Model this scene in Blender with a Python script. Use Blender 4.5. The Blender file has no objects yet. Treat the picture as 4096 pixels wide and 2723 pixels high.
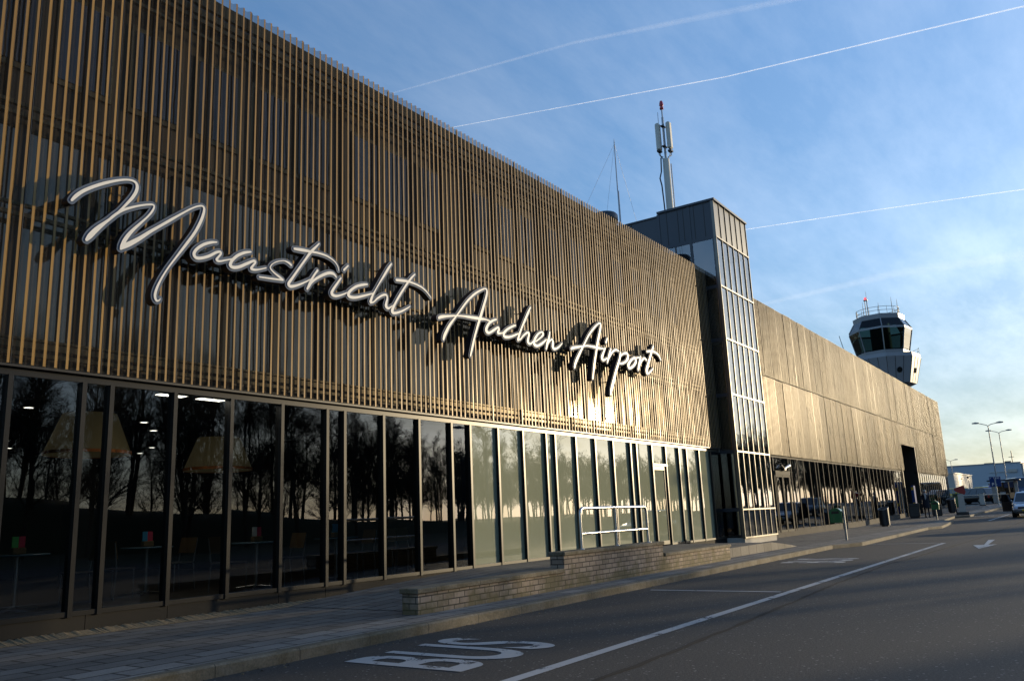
import bpy, bmesh, math, random
from mathutils import Vector, Matrix
R = math.radians
sc = bpy.context.scene
col = sc.collection
random.seed(7)

# ------------------------------------------------------------------ helpers
class MB:
    """collects shapes; build() links them as ONE mesh object"""
    def __init__(s): s.v = []; s.f = []; s.m = []; s.mats = []; s.sm = []
    def mi(s, mat):
        if mat not in s.mats: s.mats.append(mat)
        return s.mats.index(mat)
    def add(s, vs, fs, mat, smooth=False):
        o = len(s.v); s.v += [tuple(p) for p in vs]; k = s.mi(mat)
        for f in fs: s.f.append(tuple(i + o for i in f)); s.m.append(k); s.sm.append(smooth)
        return s
    def quad(s, a, b, c, d, mat): return s.add([a, b, c, d], [(0, 1, 2, 3)], mat)
    def box(s, x0, x1, y0, y1, z0, z1, mat):
        v = [(x0,y0,z0),(x1,y0,z0),(x1,y1,z0),(x0,y1,z0),(x0,y0,z1),(x1,y0,z1),(x1,y1,z1),(x0,y1,z1)]
        return s.add(v, [(0,3,2,1),(4,5,6,7),(0,1,5,4),(1,2,6,5),(2,3,7,6),(3,0,4,7)], mat)
    def bevbox(s, x0, x1, y0, y1, z0, z1, b, mat):
        v = []; f = []
        for z, i in ((z0, b), (z0 + b, 0), (z1 - b, 0), (z1, b)):
            for (x, y) in ((x0+i,y0+b),(x0+i+b*(i==0),y0),(x1-i-b*(i==0),y0),(x1-i,y0+b),(x1-i,y1-b),(x1-i-b*(i==0),y1),(x0+i+b*(i==0),y1),(x0+i,y1-b)):
                v.append((x, max(min(y, y1-(i if i else 0)), y0+(i if i else 0)), z))
        for k in range(3):
            for j in range(8): a = k*8+j; c = k*8+(j+1) % 8; f.append((a, c, c+8, a+8))
        f.append(tuple(range(7,-1,-1))); f.append(tuple(range(24,32)))
        return s.add(v, f, mat)
    def tube(s, pts, r, mat, n=8, cap=True, smooth=True):
        pts = [Vector(p) for p in pts]; rs = r if isinstance(r, (list, tuple)) else [r]*len(pts)
        v = []; f = []; prev = None
        for i, p in enumerate(pts):
            t = (pts[min(i+1, len(pts)-1)] - pts[max(i-1, 0)]).normalized()
            if prev is None:
                u = t.cross(Vector((0, 0, 1)))
                if u.length < .05: u = t.cross(Vector((1, 0, 0)))
                u.normalize()
            else:
                u = (prev - t*prev.dot(t)).normalized()
            prev = u; w = t.cross(u)
            for k in range(n):
                a = 2*math.pi*k/n; v.append(p + (u*math.cos(a) + w*math.sin(a))*rs[i])
        for i in range(len(pts)-1):
            for k in range(n): f.append((i*n+k, i*n+(k+1) % n, (i+1)*n+(k+1) % n, (i+1)*n+k))
        s.add(v, f, mat, smooth)
        if cap:
            s.add(v[:n], [tuple(range(n-1,-1,-1))], mat); s.add(v[-n:], [tuple(range(n))], mat)
        return s
    def lathe(s, c, prof, mat, n=20, smooth=True):
        v = []; f = []
        for r, z in prof:
            for k in range(n): a = 2*math.pi*k/n; v.append((c[0]+r*math.cos(a), c[1]+r*math.sin(a), c[2]+z))
        for i in range(len(prof)-1):
            for k in range(n): f.append((i*n+k, i*n+(k+1) % n, (i+1)*n+(k+1) % n, (i+1)*n+k))
        return s.add(v, f, mat, smooth)
    def prism(s, poly, axis, a, b, mat):
        """poly: 2-D outline, extruded along axis ('x','y','z') from a to b"""
        P = {'x': lambda p, t: (t, p[0], p[1]), 'y': lambda p, t: (p[0], t, p[1]), 'z': lambda p, t: (p[0], p[1], t)}[axis]
        n = len(poly); v = [P(p, a) for p in poly] + [P(p, b) for p in poly]
        return s.add(v, [tuple(range(n-1,-1,-1)), tuple(range(n, 2*n))] + [(i, (i+1) % n, n+(i+1) % n, n+i) for i in range(n)], mat)
    def mesh(s, name):
        me = bpy.data.meshes.new(name); me.from_pydata(s.v, [], s.f)
        for m in s.mats: me.materials.append(m)
        me.polygons.foreach_set('material_index', s.m); me.polygons.foreach_set('use_smooth', s.sm)
        me.update(); return me
    def build(s, name, parent=None, label=None, fix=False):
        me = s.mesh(name)
        if fix:
            bm = bmesh.new(); bm.from_mesh(me); bmesh.ops.recalc_face_normals(bm, faces=bm.faces); bm.to_mesh(me); bm.free()
        o = bpy.data.objects.new(name, me); col.objects.link(o)
        if parent: o.parent = parent
        if label: o['label'] = label
        return o

def link(name, me, parent=None, loc=None):
    o = bpy.data.objects.new(name, me); col.objects.link(o)
    if parent: o.parent = parent
    if loc: o.location = loc
    return o
def tag(o, label=None, cat=None, group=None, kind=None):
    for k, v in (('label', label), ('category', cat), ('group', group), ('kind', kind)):
        if v: o[k] = v
    return o
def thing(name, label, cat, loc=(0, 0, 0), rz=0, group=None):
    o = bpy.data.objects.new(name, None); col.objects.link(o); o.empty_display_size = .3
    o.location = loc; o.rotation_euler = (0, 0, rz); return tag(o, label, cat, group)
def struct(o): o['kind'] = 'structure'; return o
def copy_tree(o, parent=None):
    c = o.copy(); col.objects.link(c); c.parent = parent
    for ch in list(o.children): copy_tree(ch, c)
    return c

# ------------------------------------------------------------------ materials
def mat(name):
    m = bpy.data.materials.new(name); m.use_nodes = True
    nt = m.node_tree; nt.nodes.clear()
    out = nt.nodes.new('ShaderNodeOutputMaterial')
    return m, nt, out
def N(nt, t, **kw):
    n = nt.nodes.new(t)
    for k, v in kw.items():
        if k.startswith('i_'):
            n.inputs[k[2:].replace('_', ' ')].default_value = v
        else: setattr(n, k, v)
    return n
def ramp(nt, fac, stops):
    r = nt.nodes.new('ShaderNodeValToRGB'); e = r.color_ramp.elements
    while len(e) < len(stops): e.new(.5)
    for x, (p, c) in zip(e, stops): x.position = p; x.color = (c[0], c[1], c[2], 1) if not isinstance(c, (int, float)) else (c, c, c, 1)
    nt.links.new(fac, r.inputs[0]); return r.outputs[0]
def coords(nt, scale=(1, 1, 1), world=True):
    g = nt.nodes.new('ShaderNodeNewGeometry') if world else nt.nodes.new('ShaderNodeTexCoord')
    mp = nt.nodes.new('ShaderNodeMapping'); mp.inputs['Scale'].default_value = scale
    nt.links.new(g.outputs['Position'] if world else g.outputs['Object'], mp.inputs[0]); return mp.outputs[0]
def noise(nt, vec, scale, detail=4, rough=.6):
    n = N(nt, 'ShaderNodeTexNoise', i_Scale=scale, i_Detail=detail, i_Roughness=rough); nt.links.new(vec, n.inputs['Vector']); return n.outputs['Fac']
def mixc(nt, fac, a, b, mode='MIX'):
    m = N(nt, 'ShaderNodeMix', data_type='RGBA', blend_type=mode)
    for i, x in ((0, fac), (6, a), (7, b)):
        if hasattr(x, 'links'): nt.links.new(x, m.inputs[i])
        else: m.inputs[i].default_value = x if isinstance(x, (int, float)) else (*x, 1)
    return m.outputs[2]
def math_(nt, op, a, b=None, clamp=False):
    m = N(nt, 'ShaderNodeMath', operation=op, use_clamp=clamp)
    for i, x in ((0, a), (1, b)):
        if x is None: continue
        if hasattr(x, 'links'): nt.links.new(x, m.inputs[i])
        else: m.inputs[i].default_value = x
    return m.outputs[0]
def bump(nt, h, strength=.3, dist=.01):
    b = N(nt, 'ShaderNodeBump', i_Strength=strength, i_Distance=dist); nt.links.new(h, b.inputs['Height']); return b.outputs[0]
def paint(name, c, rough=.5, metal=0., var=.12, scale=3., emis=None, es=0., coat=0., bmp=0., spec=.4):
    m, nt, out = mat(name); b = N(nt, 'ShaderNodeBsdfPrincipled'); b.inputs['Specular IOR Level'].default_value = spec
    b.inputs['Roughness'].default_value = rough; b.inputs['Metallic'].default_value = metal; b.inputs['Coat Weight'].default_value = coat
    v = coords(nt); f = noise(nt, v, scale, 5)
    nt.links.new(mixc(nt, f, tuple(x*(1-var) for x in c), tuple(min(x*(1+var), 1) for x in c)), b.inputs['Base Color'])
    if bmp: nt.links.new(bump(nt, noise(nt, v, 60, 3), bmp, .005), b.inputs['Normal'])
    if emis: b.inputs['Emission Color'].default_value = (*emis, 1); b.inputs['Emission Strength'].default_value = es
    nt.links.new(b.outputs[0], out.inputs[0]); return m
def glassy(name, under, ior=2.0, rough=0., wav=0.0, wscale=1.5, tint=(.95, .97, 1), broad=0.):
    """reflecting pane over an under-layer: ('T', colour) see-through or ('D', colour) opaque film"""
    m, nt, out = mat(name)
    if under[0] == 'T': u = N(nt, 'ShaderNodeBsdfTransparent'); u.inputs[0].default_value = (*under[1], 1)
    else:
        u = N(nt, 'ShaderNodeBsdfDiffuse'); v = coords(nt, (.6, .6, .35))
        nt.links.new(mixc(nt, noise(nt, v, 1.2, 2), tuple(x*.9 for x in under[1]), tuple(x*1.1 for x in under[1])), u.inputs[0])
    g = N(nt, 'ShaderNodeBsdfGlossy'); g.inputs[0].default_value = (*tint, 1); g.inputs['Roughness'].default_value = rough
    fr = N(nt, 'ShaderNodeFresnel', i_IOR=ior)
    if wav:
        nrm = bump(nt, noise(nt, coords(nt, (1, 1, .6)), wscale, 1, .4), wav, .02)
        nt.links.new(nrm, g.inputs['Normal'])
    gs = g.outputs[0]
    if broad:
        g2 = N(nt, 'ShaderNodeBsdfGlossy'); g2.inputs[0].default_value = (1, .86, .62, 1); g2.inputs['Roughness'].default_value = .13
        mx2 = N(nt, 'ShaderNodeMixShader'); mx2.inputs[0].default_value = broad
        nt.links.new(gs, mx2.inputs[1]); nt.links.new(g2.outputs[0], mx2.inputs[2]); gs = mx2.outputs[0]
    mx = N(nt, 'ShaderNodeMixShader'); nt.links.new(fr.outputs[0], mx.inputs[0]); nt.links.new(u.outputs[0], mx.inputs[1]); nt.links.new(gs, mx.inputs[2])
    nt.links.new(mx.outputs[0], out.inputs[0]); return m

def gold_metal(name, c, rough, var=.2, perf=0., metal=.85, rnd=0., spec=.5):
    m, nt, out = mat(name); b = N(nt, 'ShaderNodeBsdfPrincipled', i_Metallic=metal); b.inputs['Specular IOR Level'].default_value = spec
    v = coords(nt, (1.1, 1.1, .25)); f = noise(nt, v, 1.0, 3)
    cc = mixc(nt, f, tuple(x*(1-var) for x in c), tuple(x*(1+var) for x in c))
    if rnd:
        oi = N(nt, 'ShaderNodeObjectInfo'); cc = mixc(nt, 1., cc, ramp(nt, oi.outputs['Random'], [(0, 1-rnd), (1, 1+rnd)]), 'MULTIPLY')
    nt.links.new(cc, b.inputs['Base Color'])
    f2 = noise(nt, coords(nt, (1, 1, .1)), 7, 3)
    nt.links.new(ramp(nt, f2, [(.3, rough*.75), (.7, rough*1.3)]), b.inputs['Roughness'])
    s = b.outputs[0]
    if perf:
        t = N(nt, 'ShaderNodeBsdfTransparent'); mx = N(nt, 'ShaderNodeMixShader'); mx.inputs[0].default_value = perf
        nt.links.new(s, mx.inputs[1]); nt.links.new(t.outputs[0], mx.inputs[2]); s = mx.outputs[0]
    nt.links.new(s, out.inputs[0]); return m

M = {}
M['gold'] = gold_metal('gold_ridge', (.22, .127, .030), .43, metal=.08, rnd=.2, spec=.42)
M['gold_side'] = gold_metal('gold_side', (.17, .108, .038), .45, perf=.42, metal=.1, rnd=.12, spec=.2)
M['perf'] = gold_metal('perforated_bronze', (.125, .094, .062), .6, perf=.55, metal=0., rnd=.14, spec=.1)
M['wing_gold'] = gold_metal('wing_gold', (.068, .048, .023), .40, var=.07, metal=.3, rnd=.22, spec=.35)
M['wing_gold_low_glow'] = gold_metal('wing_gold_low_glow', (.088, .062, .028), .33, var=.07, metal=.35, rnd=.20, spec=.4)  # same cladding, lower row: its brighter glow of light is put into the colour
M['wing_valley'] = gold_metal('wing_valley', (.06, .045, .03), .6, metal=0., spec=.1)
M['rail'] = gold_metal('rail_gold', (.11, .085, .045), .3, metal=.6)
M['backglass'] = glassy('dark_curtain_glass', ('D', (.012, .012, .012)), ior=2.3, rough=.05, wav=.4, wscale=2.2, tint=(1, .94, .84), broad=.24)
M['backwall'] = paint('bronze_back_wall', (.05, .04, .03), .5, .3, .25, 1.5)
M['bwin'] = glassy('upper_window_glass', ('D', (.008, .008, .01)), ior=1.8, rough=.03, wav=.3, wscale=3)
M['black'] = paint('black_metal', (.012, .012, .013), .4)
M['frame'] = paint('anthracite_frame', (.020, .020, .020), .34, .5, .15, 4)
M['plinth'] = paint('anthracite_plinth', (.017, .016, .0145), .75, 0, .3, 1.2, spec=.15)
M['wing_plinth'] = paint('wing_plinth', (.10, .092, .08), .8, 0, .25, 1.0, spec=.1)
M['wing_frame'] = paint('dark_wing_frame', (.018, .018, .018), .7, 0, .15, 4, spec=.15)
M['glass'] = glassy('tinted_glass', ('T', (.52, .54, .53)), ior=1.8)
M['frost'] = glassy('frosted_film_glass', ('D', (.25, .27, .195)), ior=1.9)
M['tglass'] = glassy('tower_glass', ('T', (.62, .66, .68)), ior=2.4)
M['slate'] = paint('slate_panel', (.05, .058, .07), .38, .3, .15, .8)
M['tframe'] = paint('tower_frame', (.15, .145, .13), .36, .7, .12, 4)
M['white_paint'] = paint('white_paint', (.78, .78, .76), .4, 0, .04)
M['conc'] = paint('pale_concrete', (.42, .40, .36), .8, 0, .2, 2, bmp=.3)
M['steel'] = paint('stainless_steel', (.58, .58, .58), .30, 1., .08, 6)
M['galv'] = paint('galvanised_steel', (.32, .33, .34), .42, .8, .15, 8)
M['green'] = paint('green_enamel', (.012, .13, .045), .3, 0, .15, 5, coat=.4)
M['binblack'] = paint('dark_bin_metal', (.035, .036, .04), .38, .4, .2, 6)
M['red'] = paint('red_enamel', (.35, .02, .02), .35)
M['rubber'] = paint('rubber', (.02, .02, .02), .8)
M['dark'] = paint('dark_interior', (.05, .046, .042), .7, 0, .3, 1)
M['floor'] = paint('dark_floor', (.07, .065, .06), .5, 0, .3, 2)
M['cream'] = paint('cream_shade', (.20, .16, .075), .7, 0, .06, 3, emis=(1, .8, .4), es=.012)  # faint emission stands in for sunlight on the shades, no bulb inside
M['orange_rim'] = paint('orange_rim', (.6, .2, .05), .6)
M['tabletop'] = paint('blue_table_top', (.12, .20, .26), .25)
M['card_red'] = paint('card_red', (.6, .05, .1), .5)
M['card_blue'] = paint('card_blue', (.05, .3, .5), .5)
M['card_green'] = paint('card_green', (.1, .5, .12), .5)
M['card_wood'] = paint('card_wood', (.16, .10, .04), .6)
M['paper'] = paint('paper', (.75, .74, .66), .7, 0, .03)
M['downlight'] = paint('lit_downlight', (.9, .9, .9), .5, emis=(1, .93, .8), es=5.)
M['beacon'] = paint('red_beacon', (.6, .03, .04), .3, emis=(1, .12, .15), es=.9)
M['red_lamp'] = paint('red_obstruction_lamp', (.45, .02, .04), .25, coat=.5)
M['amber'] = paint('amber_panel', (.35, .17, .04), .5, 0, .2, .8, emis=(.9, .42, .08), es=.05)
M['blue_sign'] = paint('blue_sign', (.015, .05, .20), .8)
M['yellow'] = paint('yellow_paint', (.75, .45, .02), .35, 0, .06)
M['letter_face'] = paint('white_acrylic', (.66, .66, .65), .4, 0, .02)
M['letter_rim'] = paint('letter_rim', (.05, .08, .14), .7, 0, .05)
M['letter_side'] = paint('letter_side', (.012, .014, .02), .45)
M['bark'] = paint('bark', (.045, .036, .026), .9, 0, .35, 4)
M['panelgrey'] = paint('tower_panel_grey', (.25, .265, .29), .45, .2, .08, .4)
M['panelwhite'] = paint('antenna_shell', (.60, .59, .53), .5, 0, .05, 2)
M['lampgrey'] = paint('lamp_grey', (.16, .165, .17), .4, .5)
M['sheet_blue'] = paint('warehouse_sheet', (.36, .42, .48), .55, .1, .06, .3)
M['sheet_white'] = paint('pale_sheet', (.50, .47, .41), .55, 0, .06, .5)

def asphalt():
    m, nt, out = mat('asphalt'); b = N(nt, 'ShaderNodeBsdfPrincipled', i_Roughness=.82)
    v = coords(nt); big = noise(nt, v, .35, 5); fine = noise(nt, v, 42, 3, .85)
    streak = noise(nt, coords(nt, (.06, 1.1, 1)), 1.0, 3)
    c = mixc(nt, big, (.030, .0275, .024), (.050, .0455, .040))
    c = mixc(nt, math_(nt, 'MULTIPLY', streak, .55), c, (.026, .025, .024))
    c = mixc(nt, ramp(nt, fine, [(.35, .62), (.65, 1.35)]), (0, 0, 0), c, 'MULTIPLY') if False else mixc(nt, 1.0, c, ramp(nt, fine, [(.32, .35), (.52, .9), (.68, 2.3)]), 'MULTIPLY')
    vor = N(nt, 'ShaderNodeTexVoronoi', i_Scale=26.); nt.links.new(v, vor.inputs['Vector'])
    sep = N(nt, 'ShaderNodeSeparateColor'); nt.links.new(vor.outputs['Color'], sep.inputs[0])
    chip = math_(nt, 'GREATER_THAN', sep.outputs[0], .90)
    near = math_(nt, 'LESS_THAN', vor.outputs['Distance'], .30)
    c = mixc(nt, math_(nt, 'MULTIPLY', chip, near), c, (.19, .18, .165))
    nt.links.new(c, b.inputs['Base Color'])
    nt.links.new(bump(nt, fine, .55, .012), b.inputs['Normal'])
    nt.links.new(b.outputs[0], out.inputs[0]); return m
M['asphalt'] = asphalt()
def paving(name, bw, bh, c1, c2, mort, ms=.012, off=.5, rot=False):
    m, nt, out = mat(name); b = N(nt, 'ShaderNodeBsdfPrincipled', i_Roughness=.8)
    v = coords(nt); t = N(nt, 'ShaderNodeTexBrick', offset=off, squash=1.0)
    t.inputs['Scale'].default_value = 1; t.inputs['Mortar Size'].default_value = ms; t.inputs['Brick Width'].default_value = bw; t.inputs['Row Height'].default_value = bh
    t.inputs['Color1'].default_value = (*c1, 1); t.inputs['Color2'].default_value = (*c2, 1); t.inputs['Mortar'].default_value = (*mort, 1); t.inputs['Mortar Smooth'].default_value = .15; t.inputs['Bias'].default_value = 0
    nt.links.new(v, t.inputs['Vector'])
    st = noise(nt, v, 1.1, 6, .65); fine = noise(nt, v, 60, 2, .7)
    c = mixc(nt, 1., t.outputs['Color'], ramp(nt, st, [(.3, .62), (.7, 1.25)]), 'MULTIPLY')
    c = mixc(nt, 1., c, ramp(nt, fine, [(.3, .8), (.7, 1.2)]), 'MULTIPLY')
    sy = N(nt, 'ShaderNodeSeparateXYZ'); nt.links.new(v, sy.inputs[0])      # the two courses next to the kerb are newer, paler slabs
    c = mixc(nt, 1., c, ramp(nt, math_(nt, 'MULTIPLY', sy.outputs[1], .1), [(.774, 1.45), (.776, .92)]), 'MULTIPLY')
    nt.links.new(c, b.inputs['Base Color'])
    h = math_(nt, 'ADD', math_(nt, 'MULTIPLY', t.outputs['Fac'], -1.0), math_(nt, 'MULTIPLY', fine, .25))
    nt.links.new(bump(nt, h, .7, .02), b.inputs['Normal']); nt.links.new(b.outputs[0], out.inputs[0]); return m
M['pave'] = paving('paving_slabs', .62, .31, (.105, .098, .088), (.165, .153, .136), (.016, .015, .013), .016)
def blockwork():
    m, nt, out = mat('grey_blockwork'); b = N(nt, 'ShaderNodeBsdfPrincipled', i_Roughness=.85)
    g = nt.nodes.new('ShaderNodeNewGeometry'); sx = N(nt, 'ShaderNodeSeparateXYZ'); nt.links.new(g.outputs['Position'], sx.inputs[0])
    cx = N(nt, 'ShaderNodeCombineXYZ'); nt.links.new(math_(nt, 'ADD', sx.outputs[0], sx.outputs[1]), cx.inputs[0]); nt.links.new(sx.outputs[2], cx.inputs[1])
    t = N(nt, 'ShaderNodeTexBrick', offset=.5); t.inputs['Scale'].default_value = 1; t.inputs['Mortar Size'].default_value = .009; t.inputs['Brick Width'].default_value = .24; t.inputs['Row Height'].default_value = .085
    t.inputs['Color1'].default_value = (.24, .185, .14, 1); t.inputs['Color2'].default_value = (.36, .285, .22, 1); t.inputs['Mortar'].default_value = (.05, .042, .034, 1); t.inputs['Mortar Smooth'].default_value = .2
    nt.links.new(cx.outputs[0], t.inputs['Vector'])
    v = coords(nt); st = noise(nt, v, 1.6, 6, .7)
    moss = ramp(nt, math_(nt, 'ADD', noise(nt, v, 2.6, 5), math_(nt, 'MULTIPLY', math_(nt, 'SUBTRACT', .35, sx.outputs[2]), .55)), [(.45, 0), (.62, 1)])
    c = mixc(nt, 1., t.outputs['Color'], ramp(nt, st, [(.3, .5), (.62, 1.12)]), 'MULTIPLY')
    c = mixc(nt, math_(nt, 'MULTIPLY', moss, .75), c, (.10, .085, .03))
    nt.links.new(c, b.inputs['Base Color'])
    h = math_(nt, 'ADD', math_(nt, 'MULTIPLY', t.outputs['Fac'], -1.), math_(nt, 'MULTIPLY', noise(nt, v, 50, 3), .5))
    nt.links.new(bump(nt, h, .8, .015), b.inputs['Normal']); nt.links.new(b.outputs[0], out.inputs[0]); return m
M['block'] = blockwork()
def weathered(name, c, c2, sc_=2.2):
    m, nt, out = mat(name); b = N(nt, 'ShaderNodeBsdfPrincipled', i_Roughness=.85); v = coords(nt)
    f = noise(nt, v, sc_, 6, .7); f2 = noise(nt, v, 40, 3, .7)
    cc = mixc(nt, ramp(nt, f, [(.38, 0), (.62, 1)]), c, c2)
    sx = N(nt, 'ShaderNodeSeparateXYZ'); nt.links.new(v, sx.inputs[0])
    jt = math_(nt, 'LESS_THAN', math_(nt, 'FRACT', sx.outputs[0]), .012)
    cc = mixc(nt, math_(nt, 'MULTIPLY', jt, .8), cc, (.03, .028, .022))
    cc = mixc(nt, 1., cc, ramp(nt, f2, [(.3, .7), (.7, 1.25)]), 'MULTIPLY')
    nt.links.new(cc, b.inputs['Base Color']); nt.links.new(bump(nt, f2, .5, .01), b.inputs['Normal']); nt.links.new(b.outputs[0], out.inputs[0]); return m
M['coping'] = weathered('mossy_coping', (.21, .175, .125), (.10, .08, .04))
M['kerb'] = weathered('kerb_stone', (.17, .146, .108), (.10, .082, .048))
M['gravel'] = weathered('pale_gravel', (.22, .17, .10), (.12, .088, .048), 30)
def marking():
    m, nt, out = mat('worn_road_paint'); b = N(nt, 'ShaderNodeBsdfPrincipled', i_Roughness=.6); v = coords(nt)
    b.inputs['Base Color'].default_value = (.40, .40, .395, 1)
    a = noise(nt, v, 3.0, 6, .75); f = noise(nt, v, 55, 2, .8)
    al = ramp(nt, math_(nt, 'ADD', a, math_(nt, 'MULTIPLY', f, .25)), [(.49, 0), (.56, 1)])
    t = N(nt, 'ShaderNodeBsdfTransparent'); mx = N(nt, 'ShaderNodeMixShader')
    nt.links.new(al, mx.inputs[0]); nt.links.new(t.outputs[0], mx.inputs[1]); nt.links.new(b.outputs[0], mx.inputs[2]); nt.links.new(mx.outputs[0], out.inputs[0]); return m
M['mark'] = marking()
M['tar'] = paint('tar_seam', (.006, .006, .006), .95)
M['grass'] = paint('winter_grass', (.045, .05, .022), .9, 0, .4, .6, bmp=.6)
M['hedge'] = paint('hedge_leaf', (.03, .04, .018), .8, 0, .4, 5)
def vapour(name, dens, thick):
    m, nt, out = mat(name); d = N(nt, 'ShaderNodeBsdfDiffuse'); d.inputs[0].default_value = (.95, .95, .95, 1)
    tl = N(nt, 'ShaderNodeBsdfTranslucent'); tl.inputs[0].default_value = (.95, .95, .95, 1); add = N(nt, 'ShaderNodeAddShader')
    nt.links.new(d.outputs[0], add.inputs[0]); nt.links.new(tl.outputs[0], add.inputs[1])
    lw = N(nt, 'ShaderNodeLayerWeight', i_Blend=.5); inv = math_(nt, 'SUBTRACT', 1., lw.outputs['Facing'])
    a = math_(nt, 'POWER', inv, 1.6)
    n1 = ramp(nt, noise(nt, coords(nt, (1/thick,)*3), 1.0, 5, .7), [(.3, .35), (.65, 1.)])
    n2 = ramp(nt, noise(nt, coords(nt, (1/(thick*22),)*3), 1.0, 3), [(.25, .45), (.6, 1.)])
    a = math_(nt, 'MULTIPLY', math_(nt, 'MULTIPLY', a, n1), math_(nt, 'MULTIPLY', n2, dens), True)
    t = N(nt, 'ShaderNodeBsdfTransparent'); mx = N(nt, 'ShaderNodeMixShader')
    nt.links.new(a, mx.inputs[0]); nt.links.new(t.outputs[0], mx.inputs[1]); nt.links.new(add.outputs[0], mx.inputs[2]); nt.links.new(mx.outputs[0], out.inputs[0]); return m
def carpaint(name, c, metal=.3): return paint(name, c, .28, metal, .03, 2, coat=.6)
M['silver'] = carpaint('silver_paint', (.5, .52, .56), .6)
M['cardark'] = carpaint('dark_paint', (.015, .017, .022))
M['carblue'] = carpaint('blue_paint', (.02, .05, .11))
M['carwhite'] = carpaint('white_car_paint', (.7, .7, .7), 0)
M['carglass'] = glassy('car_glass', ('D', (.012, .015, .017)), ior=1.9)
M['plate'] = paint('yellow_plate', (.75, .5, .03), .5)
M['headlight'] = paint('headlight', (.75, .78, .8), .1, .3, 0)
M['taillight'] = paint('taillight', (.4, .02, .02), .2)
M['skin'] = paint('skin', (.5, .3, .22), .55, 0, .05)
M['coat'] = paint('navy_coat', (.012, .013, .022), .85)
M['scarf'] = paint('pale_scarf', (.5, .47, .45), .9)
M['hair'] = paint('grey_hair', (.36, .34, .33), .7)
M['trouser'] = paint('dark_trousers', (.012, .012, .016), .85)
M['shoe'] = paint('shoe', (.01, .01, .01), .5)
M['vest'] = paint('yellow_vest', (.5, .48, .03), .8)
M['lilac'] = paint('lilac_shirt', (.16, .14, .34), .8)

# ------------------------------------------------------------------ world, sun, camera
SUN_EL = 6.6; SUN_DIR = Vector((.875*math.cos(R(SUN_EL)), -.484*math.cos(R(SUN_EL)), math.sin(R(SUN_EL))))
w = bpy.data.worlds.new('World'); sc.world = w; w.use_nodes = True
nt = w.node_tree; nt.nodes.clear()
out = nt.nodes.new('ShaderNodeOutputWorld'); bg = nt.nodes.new('ShaderNodeBackground')
sky = nt.nodes.new('ShaderNodeTexSky'); sky.sky_type = 'NISHITA'; sky.sun_disc = False
sky.sun_elevation = R(SUN_EL); sky.sun_rotation = math.atan2(SUN_DIR.x, SUN_DIR.y)
sky.altitude = 100; sky.air_density = .9; sky.dust_density = .7; sky.ozone_density = 2.7
tc = nt.nodes.new('ShaderNodeTexCoord'); sx = nt.nodes.new('ShaderNodeSeparateXYZ'); nt.links.new(tc.outputs['Generated'], sx.inputs[0])
zz = math_(nt, 'MAXIMUM', sx.outputs[2], .02); zz = math_(nt, 'ADD', zz, .12)
cx = nt.nodes.new('ShaderNodeCombineXYZ'); nt.links.new(math_(nt, 'DIVIDE', sx.outputs[0], zz), cx.inputs[0]); nt.links.new(math_(nt, 'DIVIDE', sx.outputs[1], zz), cx.inputs[1])
mp = nt.nodes.new('ShaderNodeMapping'); mp.inputs['Rotation'].default_value = (0, 0, R(20)); mp.inputs['Scale'].default_value = (.55, 1.5, 1); nt.links.new(cx.outputs[0], mp.inputs[0])
c1 = noise(nt, mp.outputs[0], 1.9, 10, .66); 
mp2 = nt.nodes.new('ShaderNodeMapping'); mp2.inputs['Scale'].default_value = (.35, .35, 1); mp2.inputs['Location'].default_value = (3.1, 1.7, 0); nt.links.new(cx.outputs[0], mp2.inputs[0])
c2 = noise(nt, mp2.outputs[0], 1.0, 3, .5)
cl = math_(nt, 'MULTIPLY', ramp(nt, c1, [(.38, .05), (.70, 1)]), ramp(nt, c2, [(.32, 0.2), (.60, 1)]))
cl = math_(nt, 'MULTIPLY', cl, .52)
bright = nt.nodes.new('ShaderNodeVectorMath'); bright.operation = 'SCALE'; bright.inputs[3].default_value = 1.9
nt.links.new(sky.outputs[0], bright.inputs[0])
grey = N(nt, 'ShaderNodeRGBToBW'); nt.links.new(bright.outputs[0], grey.inputs[0])
cloudcol = mixc(nt, .6, bright.outputs[0], grey.outputs[0])
base = mixc(nt, cl, sky.outputs[0], cloudcol)
g2 = N(nt, 'ShaderNodeRGBToBW'); nt.links.new(base, g2.inputs[0])          # thin high haze takes the orange out of the low sky
low = ramp(nt, sx.outputs[2], [(0, .30), (.10, .26), (.30, 0)])
base = mixc(nt, low, base, g2.outputs[0])
base = mixc(nt, 1., base, ramp(nt, sx.outputs[2], [(0, .50), (.08, .60), (.25, .95), (.6, 1.35)]), 'MULTIPLY')
nt.links.new(mixc(nt, 1., base, (.99, 1.02, 1.05), 'MULTIPLY'), bg.inputs[0]); bg.inputs[1].default_value = .15
nt.links.new(bg.outputs[0], out.inputs[0])

sd = bpy.data.lights.new('sun', 'SUN'); sd.energy = 2.8; sd.angle = R(.5); sd.color = (1, .79, .49)
so = bpy.data.objects.new('sun', sd); col.objects.link(so); so.rotation_euler = (-SUN_DIR).to_track_quat('-Z', 'Y').to_euler()

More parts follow.
